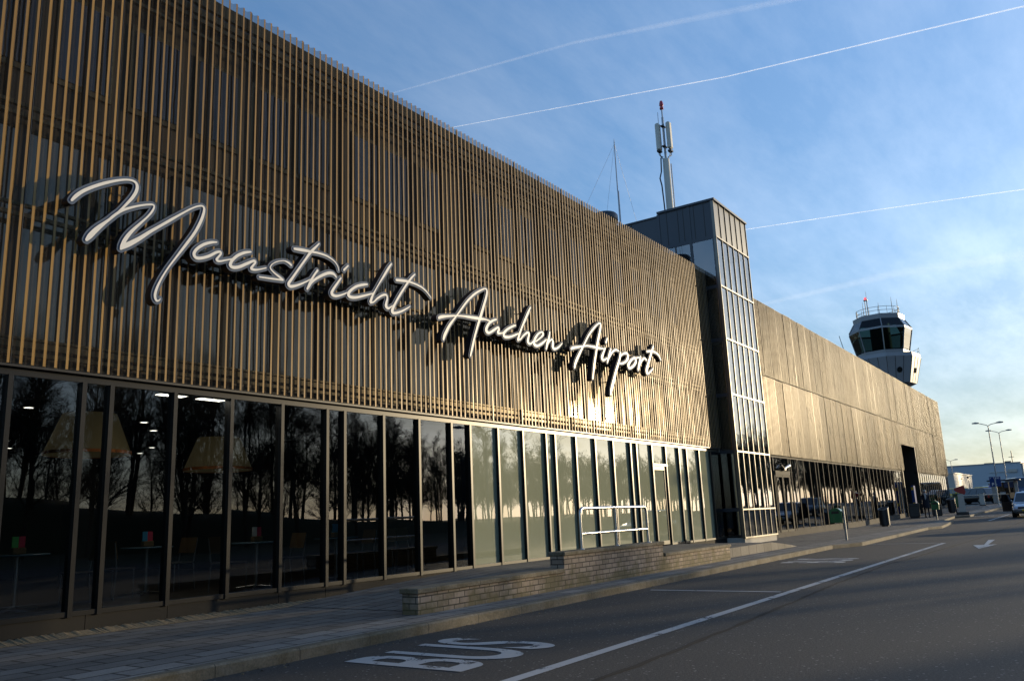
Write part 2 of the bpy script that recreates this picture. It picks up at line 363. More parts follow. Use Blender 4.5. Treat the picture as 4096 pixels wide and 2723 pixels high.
cd = bpy.data.cameras.new('camera'); cam = bpy.data.objects.new('camera', cd); col.objects.link(cam); sc.camera = cam
cd.sensor_width = 36; cd.sensor_fit = 'HORIZONTAL'; cd.lens = 3309.98/4096*36; cd.clip_start = .1; cd.clip_end = 40000
def camera_basis(pitch, roll, yaw):
    cy, sy, cp, sp, c, s = math.cos(yaw), math.sin(yaw), math.cos(pitch), math.sin(pitch), math.cos(roll), math.sin(roll)
    F = Vector((sy*cp, cy*cp, sp)); R0 = Vector((cy, -sy, 0)); U0 = R0.cross(F)
    return c*R0 + s*U0, -s*R0 + c*U0, F
rr, uu, ff = camera_basis(R(12.11694), R(-2.40179), R(55.58096))
mw = Matrix((rr, uu, -ff)).transposed().to_4x4(); mw.translation = Vector((0, 0, 1.31)); cam.matrix_world = mw
sc.view_settings.view_transform = 'Standard'; sc.view_settings.look = 'None'; sc.view_settings.exposure = .75; sc.view_settings.gamma = 1
sc.cycles.max_bounces = 10; sc.cycles.transparent_max_bounces = 24; sc.cycles.caustics_reflective = False; sc.cycles.caustics_refractive = False
sc.cycles.sample_clamp_indirect = 4
try:
    sc.cycles.use_denoising = True; sc.cycles.denoiser = 'OPENIMAGEDENOISE'
except Exception: pass

def gz(x):
    """the ground is level along the terminal and rises gently beyond it"""
    t = min(max((x-48)/84, 0), 1); return 1.6*(t*.6 + .4*t*t*(3-2*t))

# ------------------------------------------------------------------ ground, road, pavement
def sheet(name, xs, ys, zf, m):
    b = MB(); n = len(ys); v = [(x, y, zf(x, y)) for x in xs for y in ys]
    f = [(i*n+j, (i+1)*n+j, (i+1)*n+j+1, i*n+j+1) for i in range(len(xs)-1) for j in range(n-1)]
    b.add(v, f, m, True); return struct(b.build(name))
XS = [-4000, -800, -200, -60, -20, 0, 20, 40] + list(range(46, 140, 4)) + [150, 200, 400, 1000, 4000, 9000]
sheet('ground', XS, [-6000, -1500, -400, -120, -60, -30, -14, 0, 12, 30, 80, 300, 1200, 6000], lambda x, y: gz(x)-.03, M['grass'])
RX = [-60, -20, 0, 20, 40] + list(range(46, 140, 3)) + [150, 200, 260]
sheet('road', RX, [-13.5, -8, -2, 4, 11.5], lambda x, y: gz(x), M['asphalt'])
sheet('forecourt', list(range(84, 140, 3)) + [150, 200, 260], [11.5, 20, 40, 80], lambda x, y: gz(x), M['asphalt'])

def kerb_y(x):
    """road-side edge of the pavement, a saw-tooth along the bus bays"""
    pts = [(-40, 6.78), (27.0, 6.92), (28.6, 6.42), (43.6, 6.78), (45.2, 6.42), (53.5, 6.95), (54.2, 7.6), (60.5, 7.75), (61.5, 7.0), (66, 6.9), (79, 6.3), (86, 5.9)]
    for (a, ya), (b, yb) in zip(pts, pts[1:]):
        if a <= x <= b: return ya + (yb-ya)*(x-a)/(b-a)
    return pts[-1][1]
kx = sorted(set([-40, -20] + [i*.5 for i in range(0, 173)] + [27., 28.6, 43.6, 45.2, 53.5, 54.2, 60.5, 61.5]))
def ramp_z(x): return .11
b = MB()
pv = [(x, kerb_y(x)+.14, gz(x)+.112) for x in kx] + [(x, 11.0 if x < 84 else 12.0, gz(x)+.112) for x in kx]; n = len(kx)
b.add(pv, [(i, i+1, n+i+1, n+i) for i in range(n-1)], M['pave'])
b.add([(86, kerb_y(86)+.14, gz(86)+.112), (86, 12, gz(86)+.112), (86, 12, gz(86)-.1), (86, kerb_y(86)+.14, gz(86)-.1)], [(0, 1, 2, 3)], M['kerb'])
struct(b.build('pavement'))
b = MB(); v = []
for x in kx:
    y = kerb_y(x); z = gz(x); v += [(x, y, z-.06), (x, y, z+.098), (x, y+.018, z+.118), (x, y+.14, z+.118), (x, y+.14, z-.06)]
b.add(v, [(i*5+j, (i+1)*5+j, (i+1)*5+j+1, i*5+j+1) for i in range(len(kx)-1) for j in range(4)], M['kerb'])
struct(b.build('kerb'))
# access ramp behind the low wall
b = MB(); rx = [9.0, 10, 11, 12, 13, 13.9, 24.2, 25, 26, 26.6]; rz = [.118, .165, .215, .265, .31, .345, .345, .28, .19, .12]
b.add([(x, 7.9, z) for x, z in zip(rx, rz)] + [(x, 10.76, z) for x, z in zip(rx, rz)] + [(x, 7.9, 0) for x in rx],
      [(i, i+1, 11+i, 10+i) for i in range(9)] + [(20+i, 21+i, i+1, i) for i in range(9)], M['pave'])
struct(b.build('path'))
b = MB(); random.seed(3); gx = [3.2 + .03*i for i in range(248)]
b.add([(x, 10.50+.03*math.sin(x*2.3)+.015*math.sin(x*9.1)+.012*random.random(), .116) for x in gx] + [(x, 10.79, .15+.02*random.random()) for x in gx], [(i, i+1, 249+i, 248+i) for i in range(247)], M['gravel'])
struct(b.build('gravel_strip'))
# road markings
def flat(name, polys, z, m=None):
    b = MB()
    for p in polys: b.add([(x, y, gz(x)+z) for x, y in p], [tuple(range(len(p)))], m or M['mark'])
    return struct(b.build(name, fix=True))
flat('bay_line_marking', [[(-20, 4.16), (29.73, 4.16), (29.73, 4.29), (-20, 4.29)]], .005)
flat('bay_divider_marking', [[(13.54, 4.36), (13.64, 4.36), (13.64, 6.62), (13.54, 6.62)]], .005)
flat('bay_divider_marking', [[(29.65, 4.36), (29.76, 4.36), (29.76, 6.4), (29.65, 6.4)]], .005)
flat('lane_arrow_marking', [[(27.94, 3.218), (25.95, 2.87), (28.33, 2.65)], [(28.15, 2.96), (28.15, 2.86), (31.5, 2.98), (31.4, 3.16)]], .005)
flat('far_line_marking', [[(54.5, 5.24), (54.5, 5.38), (64, 5.06), (64, 4.94)]], .006)
def text_mesh(name, body, size, sx, sy, m, bold=.0, ext=0):
    cu = bpy.data.curves.new(name, 'FONT'); cu.body = body; cu.size = size; cu.offset = bold; cu.extrude = ext; cu.align_x = 'CENTER'; cu.align_y = 'CENTER'
    o = bpy.data.objects.new(name, cu); col.objects.link(o); bpy.context.view_layer.update()
    me = bpy.data.meshes.new_from_object(o.evaluated_get(bpy.context.evaluated_depsgraph_get())); col.objects.unlink(o); bpy.data.objects.remove(o)
    for v in me.vertices: v.co.x *= sx; v.co.y *= sy
    me.materials.clear(); me.materials.append(m); me.name = name; return me
bus = text_mesh('bus_lettering', 'BUS', 1, 1, 1, M['mark'], .015)
mx_ = [max(v.co[i] for v in bus.vertices)-min(v.co[i] for v in bus.vertices) for i in (0, 1)]
for v in bus.vertices: v.co.x *= 1.72/mx_[0]; v.co.y *= 1.5/mx_[1]
for x, y, z in ((6.93, 5.52, .005), (21.35, 5.72, .005), (62.0, 6.3, gz(62)+.012)):
    struct(link('bus_lettering_marking', bus, None, (x, y, z)))
b = MB(); sp = [(2.5, 3.55), (7.2, 3.57), (10.6, 3.68), (15, 3.9), (20.1, 4.0), (21.3, 3.9), (27.1, 3.72), (33.6, 3.55), (49.4, 3.6), (60, 3.4)]
pts = []
for (xa, ya), (xb, yb) in zip(sp, sp[1:]):
    k = int((xb-xa)/.25)
    for i in range(k): t = i/k; pts.append((xa+(xb-xa)*t, ya+(yb-ya)*t+random.uniform(-.015, .015), random.uniform(.016, .042)))
b.add([(x, y-w_, gz(x)+.004) for x, y, w_ in pts]+[(x, y+w_, gz(x)+.004) for x, y, w_ in pts], [(i, i+1, len(pts)+i+1, len(pts)+i) for i in range(len(pts)-1)], M['tar'])
struct(b.build('road_tar_seam'))
# little bits along the gutter
random.seed(11); b = MB()
for i in range(260):
    x = 4 + 40*random.random()**1.6; y = kerb_y(x) - abs(random.gauss(0, .10)) - .015; s = random.uniform(.006, .022); a = random.random()*3
    p = [(x+s*math.cos(a+k*2.1)*random.uniform(.6, 1.4), y+s*math.sin(a+k*2.1), gz(x)+.003) for k in range(3)]
    b.add(p+[(x, y, gz(x)+s*.7)], [(0, 1, 2), (0, 1, 3), (1, 2, 3), (2, 0, 3)], M['gravel'] if i % 3 else M['bark'])
tag(b.build('gutter_debris'), 'grit and dead leaf bits lying in the gutter along the kerb', 'debris', kind='stuff')

# ------------------------------------------------------------------ low block wall with railing
wall = thing('low_block_wall', 'low grey block wall with mossy coping, stepped higher in its middle, in front of the glazing', 'wall', (14.4, 7.76, .11))
def seg(x0, x1, zt, capx0, capx1):
    MB().box(x0-14.4, x1-14.4, -.14, .14, -.02, zt-.07-.11, M['block']).build('wall_segment', wall)
    MB().bevbox(capx0-14.4, capx1-14.4, -.17, .17, zt-.07-.11, zt-.11, .012, M['coping']).build('coping', wall)
seg(8.66, 12.40, .45, 8.62, 12.38); seg(12.405, 16.36, .72, 12.385, 16.40); seg(16.365, 20.18, .48, 16.405, 20.22)
rail = thing('steel_railing', 'short stainless steel railing fixed on the high part of the block wall', 'railing', (14.62, 7.76, .72))
X0, X1, H = -1.36, 1.36, .72; arc = lambda cx_, cz, a0, a1: [(cx_+.11*math.cos(R(a)), 0, cz+.11*math.sin(R(a))) for a in range(a0, a1+(1 if a1 > a0 else -1), 15 if a1 > a0 else -15)]
MB().tube([(X0, 0, 0), (X0, 0, H-.11)] + arc(X0+.11, H-.11, 180, 90)[1:] + arc(X1-.11, H-.11, 90, 0) + [(X1, 0, 0)], .03, M['steel'], 10).build('top_rail', rail)
MB().tube([(X0+.02, 0, .27), (X1-.02, 0, .27)], .025, M['steel'], 10).build('middle_rail', rail)
MB().tube([(0, 0, 0), (0, 0, H-.02)], .027, M['steel'], 10).build('post', rail)
for x in (X0, 0, X1): MB().lathe((x, 0, .001), [(.055, 0), (.055, .008), (.03, .012)], M['steel'], 12).build('base_plate', rail)

# ------------------------------------------------------------------ the terminal (left, long gold slatted part)
YF = 10.75
CB, CT = 3.43, 10.01
bld = thing('terminal_building', 'long terminal building with gold slatted upper storey above dark and frosted shopfront glazing', 'building', (16, 10.9, 0))
def part(mb, name, parent, label=None, fix=False):
    """world-space shapes under a thing that stands away from the origin"""
    o = mb.build(name, parent, label, fix)
    if not parent.parent: o.matrix_parent_inverse = Matrix.Translation(parent.location).inverted()
    return o
_pr = random.Random(4)
def pane_quad(x0, x1, y, z0, z1, m, k=1.0):
    a, c = _pr.gauss(0, .0022)*k, _pr.gauss(0, .0014)*k; h = (z1-z0)/2; w2 = (x1-x0)/2
    return MB().quad((x0, y-a*w2-c*h, z0), (x1, y+a*w2-c*h, z0), (x1, y+a*w2+c*h, z1), (x0, y-a*w2+c*h, z1), m)
PITCH = .142; NS = 8; PW = PITCH*NS
def slat_profile(n):
    p = []
    for k in range(n):
        o = k*PITCH; p += [(o, .05, 'v'), (o+.05, .05, 'l'), (o+.08, 0, 'f'), (o+.110, 0, 'r')]
    return p + [(n*PITCH-.006, .05, 'e')]
def cladding_panel(name, zb, zt, front, valley, rows=1):
    mb = MB(); p = slat_profile(NS)
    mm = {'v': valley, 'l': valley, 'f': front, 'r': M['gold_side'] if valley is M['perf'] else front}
    for (x0, y0, k), (x1, y1, _) in zip(p, p[1:]):
        mb.add([(x0, y0, zb), (x1, y1, zb), (x1, y1, zt), (x0, y0, zt)], [(0, 1, 2, 3)], mm[k])
    for (x0, y0, k), (x1, y1, _) in zip(p, p[1:]):        # ridge caps top and bottom give the sheet its folded edge
        if k == 'f':
            for z in (zb, zt): mb.add([(x0, 0, z), (x1, 0, z), (x1, .006, z), (x0, .006, z)], [(0, 1, 2, 3)], front)
            mb.add([(x0+.002, .004, zb), (x1-.002, .004, zb), (x1-.002, .004, zt), (x0+.002, .004, zt)], [(3, 2, 1, 0)], M['black'])
    mb.box(n_seam-.012, n_seam-.002, .02, .07, zb, zt, M['black'])
    return mb.mesh(name)
n_seam = PW
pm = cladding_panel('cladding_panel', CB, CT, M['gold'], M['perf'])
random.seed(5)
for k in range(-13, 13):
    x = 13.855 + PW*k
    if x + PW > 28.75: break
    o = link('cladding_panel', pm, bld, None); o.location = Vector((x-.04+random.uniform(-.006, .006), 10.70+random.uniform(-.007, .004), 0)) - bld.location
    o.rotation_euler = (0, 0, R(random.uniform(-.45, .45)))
XL, XR = -1.0, 28.42
# rails carrying the cladding
for z, h in ((3.56, .05), (3.66, .08), (3.76, .03), (5.36, .05), (5.50, .04), (6.72, .05), (6.86, .05), (9.40, .07), (9.52, .10), (9.70, .22), (9.15, .05)):
    part(MB().box(XL, XR, 10.79, 10.86, z, z+h, M['rail']), 'cladding_rail', bld)
for k in range(0, 26):
    x = 13.855 + PW*(k-13) + .5
    if x > XR: break
MUL = [-.2, .8, 1.16, 2.1, 3.1, 4.76-.62, 4.76, 5.68, 6.06, 7.02, 7.99, 8.97, 9.95, 10.36, 11.35, 12.35, 13.36, 13.99, 15.0, 15.99, 16.99, 17.4, 18.4, 19.41, 20.41, 21.46, 21.84, 22.86, 23.83, 24.83, 25.43, 26.47, 27.5]
# dark curtain glazing behind the perforated sheet, its posts, and the bronze wall with windows above it
ZG = 6.70
for a, c in zip(MUL, MUL[1:] + [28.3]):
    part(pane_quad(a+.05, c-.05, 11.01, 3.80, ZG-.06, M['backglass'], 1.6), 'upper_glass_panel', bld)
for a in MUL + [28.3]:
    part(MB().box(a-.075, a+.075, 10.965, 11.05, 3.46, ZG, M['black']), 'cladding_post', bld)
mb = MB(); mb.box(XL, 28.4, 11.05, 11.3, 3.5, 9.88, M['backwall']); mb.box(XL, 28.4, 11.05, 12.0, 9.88, 9.93, M['black'])
part(mb, 'wall', bld)
random.seed(8)
for i, x in enumerate((1.0, 2.2, 3.3, 4.4, 5.5, 6.6, 7.71, 8.8, 9.78, 11.2, 12.05, 13.16, 14.93, 15.88, 16.83, 18.31, 19.45, 20.7, 21.9, 23.2, 24.5, 25.8)):
    f = part(MB().box(x-.43, x+.43, 11.0, 11.05, 7.48, 8.92, M['rail']), 'window', bld)
    part(MB().box(x-.37, x+.37, 10.985, 10.998, 7.56, 8.84, M['bwin']), 'pane', f)
for i in range(27):
    x = 1.0*i+.5
    part(MB().box(x-.02, x+.02, 10.95, 11.04, 6.8, 9.7, M['backwall'] if i % 3 else M['black']), 'wall_rib', bld)
mb = MB(); mb.box(XL, 28.3, 12.0, 36, 9.55, 9.75, M['slate']); mb.box(XL, 28.3, 35.8, 36, 0, 9.55, M['slate']); mb.box(XL-.3, XL, 10.85, 36, 0, 9.8, M['slate'])
part(mb, 'roof', bld)
# shopfront: head, mullions, panes, plinth
part(MB().box(XL, 28.4, 10.80, 11.0, 3.30, 3.46, M['frame']), 'window_head', bld)
part(MB().box(XL, 28.4, 10.72, 11.0, 3.395, 3.425, M['black']), 'drip_edge', bld)
ZS = .39
for i, a in enumerate(MUL): part(MB().box(a-.03, a+.03, 10.75, 10.90, ZS-.06, 3.30, M['frame']), 'mullion', bld)
part(MB().box(XL, 22.83, 10.765, 10.92, ZS-.05, ZS+.01, M['frame']), 'window_sill', bld)
part(MB().box(23.86, 28.4, 10.765, 10.92, ZS-.05, ZS+.01, M['frame']), 'window_sill', bld)
for a, c in zip(MUL, MUL[1:] + [28.35]):
    if abs(a-22.86) < .01: continue
    part(pane_quad(a+.028, c-.028, 10.825, ZS, 3.30, M['glass'] if a < 13.5 or a > 27 else M['frost']), 'window_pane', bld, None if a < 13.5 else 'frosted pane')
mb = MB(); PX = [XL, 1.2, 3.3, 5.9, 7.05, 8.97, 9.95, 12.35, 13.99, 17.4, 20.4, 22.86, 26.4, 28.4]
for a, c in zip(PX, PX[1:]): mb.box(a+.004, c-.004, 10.785, 10.95, .0, ZS-.05, M['plinth'])
part(mb, 'plinth', bld)
door = part(MB().box(22.89, 23.80, 10.80, 10.86, 2.66, 2.75, M['tframe']), 'door', bld, 'narrow frosted door with pale head bar')
part(MB().box(22.89, 23.80, 10.82, 10.832, 2.75, 3.30, M['frost']), 'fanlight', door)
mb = MB(); mb.box(22.90, 22.99, 10.795, 10.855, .37, 2.66, M['frame']); mb.box(23.70, 23.79, 10.795, 10.855, .37, 2.66, M['frame']); mb.box(22.99, 23.70, 10.795, 10.855, .37, .48, M['frame']); mb.box(22.99, 23.70, 10.795, 10.855, 2.56, 2.66, M['frame'])
part(mb, 'door_frame', door); part(MB().box(22.99, 23.70, 10.815, 10.827, .48, 2.56, M['frost']), 'door_pane', door)
for z in (.55, 1.45, 2.4): part(MB().tube([(23.82, 10.775, z), (23.82, 10.775, z+.16)], .018, M['steel'], 8), 'hinge', door)
part(MB().tube([(22.945, 10.79, 1.35), (22.945, 10.74, 1.35), (23.05, 10.74, 1.35)], .012, M['steel'], 6), 'handle', door)
part(MB().box(22.87, 23.83, 10.74, 10.90, 2.68, 2.74, M['tframe']), 'door_closer', door)
# the room behind the clear glazing
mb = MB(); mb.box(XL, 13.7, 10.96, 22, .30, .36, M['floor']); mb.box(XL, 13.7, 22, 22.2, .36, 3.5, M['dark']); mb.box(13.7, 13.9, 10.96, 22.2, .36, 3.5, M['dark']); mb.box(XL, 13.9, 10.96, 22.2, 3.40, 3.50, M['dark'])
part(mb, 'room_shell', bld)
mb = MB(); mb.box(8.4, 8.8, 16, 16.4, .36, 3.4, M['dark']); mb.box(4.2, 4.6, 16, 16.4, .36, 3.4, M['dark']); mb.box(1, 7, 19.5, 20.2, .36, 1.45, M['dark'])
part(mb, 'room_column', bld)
def sign_word(name, lines, label, gap):
    pass

# sign lettering: (x, z, half stroke) along each stroke of each letter, metres on the facade
SIGN = [["maastricht",[[[[5.148,5.597,0.016],[5.197,5.67,0.023],[5.282,5.764,0.022],[5.414,5.868,0.021],[5.579,5.976,0.02],[5.749,6.068,0.016],[5.886,6.122,0.013],[5.977,6.129,0.017],[6.026,6.09,0.022],[6.025,6.007,0.023],[5.98,5.901,0.022],[5.906,5.787,0.018],[5.814,5.659,0.014],[5.723,5.543,0.014],[5.614,5.424,0.019],[5.508,5.307,0.029],[5.423,5.187,0.034],[5.376,5.114,0.02]],[[5.376,5.114,0.017],[5.423,5.178,0.025],[5.51,5.278,0.014],[5.615,5.414,0.012],[5.704,5.528,0.016],[5.834,5.655,0.018],[5.989,5.751,0.015],[6.149,5.829,0.013],[6.273,5.87,0.013],[6.3,5.843,0.012],[6.268,5.761,0.015],[6.2,5.659,0.013],[6.103,5.54,0.016],[5.989,5.398,0.022],[5.907,5.266,0.027],[5.864,5.156,0.027],[5.847,5.106,0.015]],[[5.847,5.106,0.014],[5.903,5.16,0.031],[5.98,5.219,0.033],[6.115,5.33,0.027],[6.253,5.458,0.022],[6.395,5.579,0.019],[6.541,5.703,0.019],[6.711,5.847,0.015],[6.865,5.973,0.013],[6.977,6.05,0.012],[7.07,6.086,0.014],[7.107,6.049,0.019],[7.088,5.933,0.022],[7.036,5.788,0.023],[6.95,5.613,0.021],[6.822,5.409,0.02],[6.677,5.184,0.014],[6.555,4.991,0.012],[6.458,4.806,0.014],[6.398,4.652,0.018],[6.381,4.549,0.019],[6.407,4.488,0.015],[6.452,4.503,0.008],[6.462,4.529,0.005]]],[[[7.343,5.586,0.011],[7.247,5.557,0.019],[7.119,5.491,0.022],[7.007,5.392,0.022],[6.964,5.307,0.025],[7.001,5.258,0.025],[7.093,5.274,0.022],[7.22,5.337,0.022],[7.337,5.42,0.02],[7.409,5.448,0.018],[7.422,5.419,0.016],[7.376,5.353,0.017],[7.354,5.308,0.023],[7.403,5.298,0.015],[7.512,5.341,0.012],[7.659,5.399,0.011]]],[[[7.975,5.588,0.013],[7.859,5.548,0.021],[7.733,5.472,0.023],[7.635,5.371,0.024],[7.601,5.285,0.028],[7.652,5.259,0.025],[7.764,5.294,0.025],[7.903,5.378,0.023],[8.032,5.454,0.02],[8.064,5.438,0.018],[8.016,5.366,0.018],[7.989,5.314,0.023],[8.076,5.316,0.016],[8.182,5.354,0.011],[8.275,5.393,0.009]]],[[[8.777,5.559,0.02],[8.719,5.585,0.018],[8.619,5.593,0.008],[8.479,5.543,0.008],[8.383,5.474,0.008],[8.357,5.407,0.012],[8.428,5.349,0.014],[8.54,5.3,0.019],[8.609,5.268,0.019]],[[8.609,5.263,0.016],[8.375,5.236,0.014],[8.145,5.213,0.011]]],[[[9.387,6.086,0.012],[9.31,6.004,0.019],[9.204,5.891,0.025],[9.085,5.727,0.02],[8.939,5.524,0.02],[8.81,5.34,0.022],[8.735,5.229,0.027],[8.776,5.191,0.026],[8.914,5.239,0.02],[9.09,5.334,0.014],[9.195,5.4,0.012]],[[8.845,5.856,0.019],[8.992,5.875,0.027],[9.204,5.896,0.02],[9.389,5.912,0.018],[9.579,5.903,0.017],[9.74,5.851,0.012],[9.822,5.776,0.009],[9.846,5.705,0.007]]],[[[9.352,5.594,0.02],[9.285,5.505,0.018],[9.225,5.406,0.024],[9.181,5.312,0.029],[9.128,5.221,0.018]],[[9.152,5.257,0.017],[9.241,5.373,0.019],[9.394,5.492,0.024],[9.581,5.596,0.026],[9.709,5.617,0.027],[9.781,5.572,0.014]]],[[[9.899,5.578,0.016],[9.808,5.457,0.021],[9.711,5.324,0.025],[9.689,5.245,0.033],[9.792,5.229,0.022],[9.972,5.302,0.015],[10.089,5.369,0.012]],[[10.071,5.846,0.015],[9.971,5.746,0.02]]],[[[10.546,5.6,0.016],[10.449,5.574,0.023],[10.28,5.508,0.024],[10.139,5.408,0.025],[10.074,5.324,0.033],[10.116,5.279,0.029],[10.256,5.295,0.024],[10.448,5.363,0.021],[10.643,5.439,0.014],[10.723,5.467,0.011]]],[[[11.2,6.145,0.016],[11.119,6.041,0.025],[11.0,5.873,0.023],[10.871,5.696,0.014],[10.768,5.546,0.012],[10.68,5.401,0.023],[10.635,5.292,0.031]],[[10.635,5.274,0.021],[10.716,5.302,0.014],[10.817,5.391,0.018],[10.944,5.472,0.02],[11.047,5.501,0.021],[11.077,5.443,0.021],[11.05,5.345,0.027],[11.044,5.279,0.035],[11.108,5.254,0.022],[11.2,5.314,0.011],[11.266,5.358,0.009]]],[[[11.866,6.085,0.014],[11.78,6.007,0.021],[11.667,5.885,0.023],[11.554,5.746,0.021],[11.416,5.566,0.024],[11.28,5.37,0.024],[11.204,5.225,0.036],[11.256,5.188,0.026],[11.437,5.249,0.02],[11.6,5.336,0.015],[11.711,5.405,0.008]],[[11.327,5.851,0.023],[11.475,5.873,0.027],[11.667,5.895,0.022],[11.862,5.888,0.019],[12.06,5.861,0.019],[12.202,5.802,0.016],[12.288,5.74,0.011],[12.34,5.701,0.007]]]]],["aachen",[[[[12.711,4.909,0.026],[12.765,5.017,0.036],[12.928,5.244,0.029],[13.145,5.462,0.018],[13.331,5.656,0.021],[13.56,5.885,0.023],[13.831,6.092,0.024],[14.066,6.223,0.019],[14.205,6.276,0.015],[14.262,6.239,0.029],[14.235,6.113,0.031],[14.124,5.875,0.033],[13.995,5.613,0.036],[13.867,5.356,0.029],[13.762,5.129,0.026],[13.677,4.909,0.03],[13.593,4.691,0.02]],[[12.575,5.327,0.026],[12.66,5.364,0.032],[12.866,5.416,0.022],[13.146,5.473,0.016],[13.36,5.505,0.018],[13.616,5.527,0.028],[13.953,5.554,0.031],[14.146,5.573,0.017],[14.34,5.566,0.015]]],[[[14.583,5.645,0.014],[14.461,5.604,0.024],[14.298,5.511,0.029],[14.193,5.386,0.036],[14.189,5.314,0.044],[14.285,5.294,0.026],[14.488,5.399,0.027],[14.632,5.471,0.022],[14.658,5.427,0.027],[14.604,5.346,0.031],[14.726,5.353,0.014],[14.872,5.406,0.012]]],[[[15.329,5.637,0.017],[15.198,5.59,0.022],[14.98,5.48,0.026],[14.849,5.373,0.033],[14.865,5.302,0.032],[15.052,5.319,0.024],[15.312,5.41,0.02],[15.467,5.477,0.013]]],[[[15.989,6.188,0.017],[15.887,6.053,0.031],[15.737,5.846,0.031],[15.589,5.643,0.024],[15.465,5.446,0.029],[15.399,5.311,0.034]],[[15.403,5.307,0.02],[15.5,5.339,0.016],[15.616,5.433,0.02],[15.779,5.534,0.023],[15.868,5.531,0.032],[15.837,5.429,0.033],[15.806,5.323,0.041],[15.892,5.285,0.02],[16.01,5.349,0.017],[16.155,5.453,0.012]]],[[[16.149,5.38,0.014],[16.393,5.521,0.017],[16.505,5.625,0.031],[16.428,5.657,0.018],[16.258,5.573,0.024],[16.107,5.42,0.036],[16.075,5.318,0.044],[16.21,5.286,0.028],[16.427,5.378,0.027],[16.626,5.5,0.017]]],[[[16.8,5.712,0.022],[16.753,5.572,0.034],[16.667,5.427,0.037],[16.596,5.272,0.025]],[[16.618,5.302,0.023],[16.717,5.448,0.02],[16.881,5.544,0.021],[16.923,5.479,0.04],[16.902,5.356,0.045],[16.996,5.322,0.024],[17.176,5.396,0.02],[17.364,5.526,0.009]]]]],["airport",[[[[17.914,4.983,0.031],[17.994,5.13,0.041],[18.239,5.412,0.035],[18.488,5.672,0.023],[18.742,5.939,0.026],[19.058,6.192,0.027],[19.341,6.366,0.018],[19.457,6.347,0.037],[19.369,6.126,0.041],[19.211,5.809,0.046],[19.086,5.502,0.036],[18.962,5.199,0.042],[18.827,4.801,0.026]],[[17.792,5.445,0.027],[17.928,5.492,0.032],[18.312,5.576,0.019],[18.651,5.646,0.017],[19.165,5.672,0.03],[19.4,5.686,0.018],[19.579,5.694,0.015]]],[[[19.613,5.722,0.027],[19.506,5.59,0.032],[19.396,5.429,0.052],[19.477,5.373,0.023],[19.678,5.452,0.015]],[[19.772,6.013,0.023],[19.684,5.895,0.032]]],[[[19.948,5.741,0.029],[19.834,5.577,0.034],[19.701,5.353,0.03]],[[19.754,5.433,0.024],[19.997,5.653,0.026],[20.23,5.767,0.024],[20.417,5.757,0.017]]],[[[20.507,5.715,0.034],[20.413,5.506,0.041],[20.177,5.177,0.045],[19.978,4.858,0.055],[19.821,4.608,0.051],[19.76,4.472,0.027]],[[20.437,5.585,0.017],[20.667,5.716,0.022],[20.9,5.755,0.035],[20.95,5.654,0.053],[20.798,5.511,0.028],[20.526,5.415,0.021],[20.368,5.416,0.013]]],[[[21.391,5.705,0.024],[21.138,5.587,0.034],[20.948,5.424,0.051],[21.021,5.347,0.028],[21.284,5.451,0.033],[21.455,5.598,0.046],[21.408,5.685,0.041]],[[21.409,5.691,0.015],[21.706,5.75,0.014]]],[[[21.778,5.766,0.035],[21.678,5.58,0.047],[21.563,5.377,0.04]],[[21.602,5.451,0.028],[21.832,5.669,0.029],[22.023,5.768,0.025],[22.159,5.732,0.022]]],[[[22.735,6.247,0.022],[22.619,6.092,0.039],[22.429,5.838,0.044],[22.242,5.589,0.051],[22.124,5.398,0.063],[22.197,5.328,0.028],[22.431,5.436,0.022],[22.595,5.536,0.012]],[[22.242,6.006,0.022],[22.539,6.055,0.026],[22.835,6.057,0.027],[23.051,6.005,0.028],[23.194,5.875,0.02]]]]]]
def catmull(p, k=5):
    out_ = []
    for i in range(len(p)-1):
        a, b_, c, d = p[max(i-1, 0)], p[i], p[i+1], p[min(i+2, len(p)-1)]
        for j in range(k):
            t = j/k
            out_.append(tuple(.5*((2*b_[q]) + (-a[q]+c[q])*t + (2*a[q]-5*b_[q]+4*c[q]-d[q])*t*t + (-a[q]+3*b_[q]-3*c[q]+d[q])*t**3) for q in range(3)))
    return out_ + [tuple(p[-1])]
def ribbon(mb, pts, grow, y0, depth, mf, ms, drift):
    n = len(pts); L = []; Rr = []
    for i in range(n):
        a, c = pts[max(i-1, 0)], pts[min(i+1, n-1)]; tx, tz = c[0]-a[0], c[1]-a[1]; l = math.hypot(tx, tz) or 1
        h = max(pts[i][2], .004) + grow; nx, nz = -tz/l*h, tx/l*h; y = y0 - drift*i
        L.append((pts[i][0]+nx, y, pts[i][1]+nz)); Rr.append((pts[i][0]-nx, y, pts[i][1]-nz))
    def cap(i, j):
        cx_, cz = pts[i][0], pts[i][1]; h = max(pts[i][2], .004)+grow; a0 = math.atan2(L[i][2]-cz, L[i][0]-cx_); s = 1 if j else -1
        return [(cx_+h*math.cos(a0+s*math.pi*k/8), L[i][1], cz+h*math.sin(a0+s*math.pi*k/8)) for k in range(1, 8)]
    start, end = cap(0, 1), cap(n-1, 0)
    mb.add(L+Rr, [(i, i+1, n+i+1, n+i) for i in range(n-1)], mf)
    mb.add([L[0]]+start+[Rr[0]], [tuple(range(9))], mf); mb.add([L[-1]]+end+[Rr[-1]], [tuple(range(8, -1, -1))], mf)
    if depth:
        loop = L + end + Rr[::-1] + start[::-1]; m_ = len(loop)
        mb.add(loop + [(x, y0+depth, z) for x, y, z in loop], [(i, (i+1) % m_, m_+(i+1) % m_, m_+i) for i in range(m_)], ms, True)
        mb.add([(x, y0+depth, z) for x, y, z in L+Rr], [(n+i, n+i+1, i+1, i) for i in range(n-1)], ms)
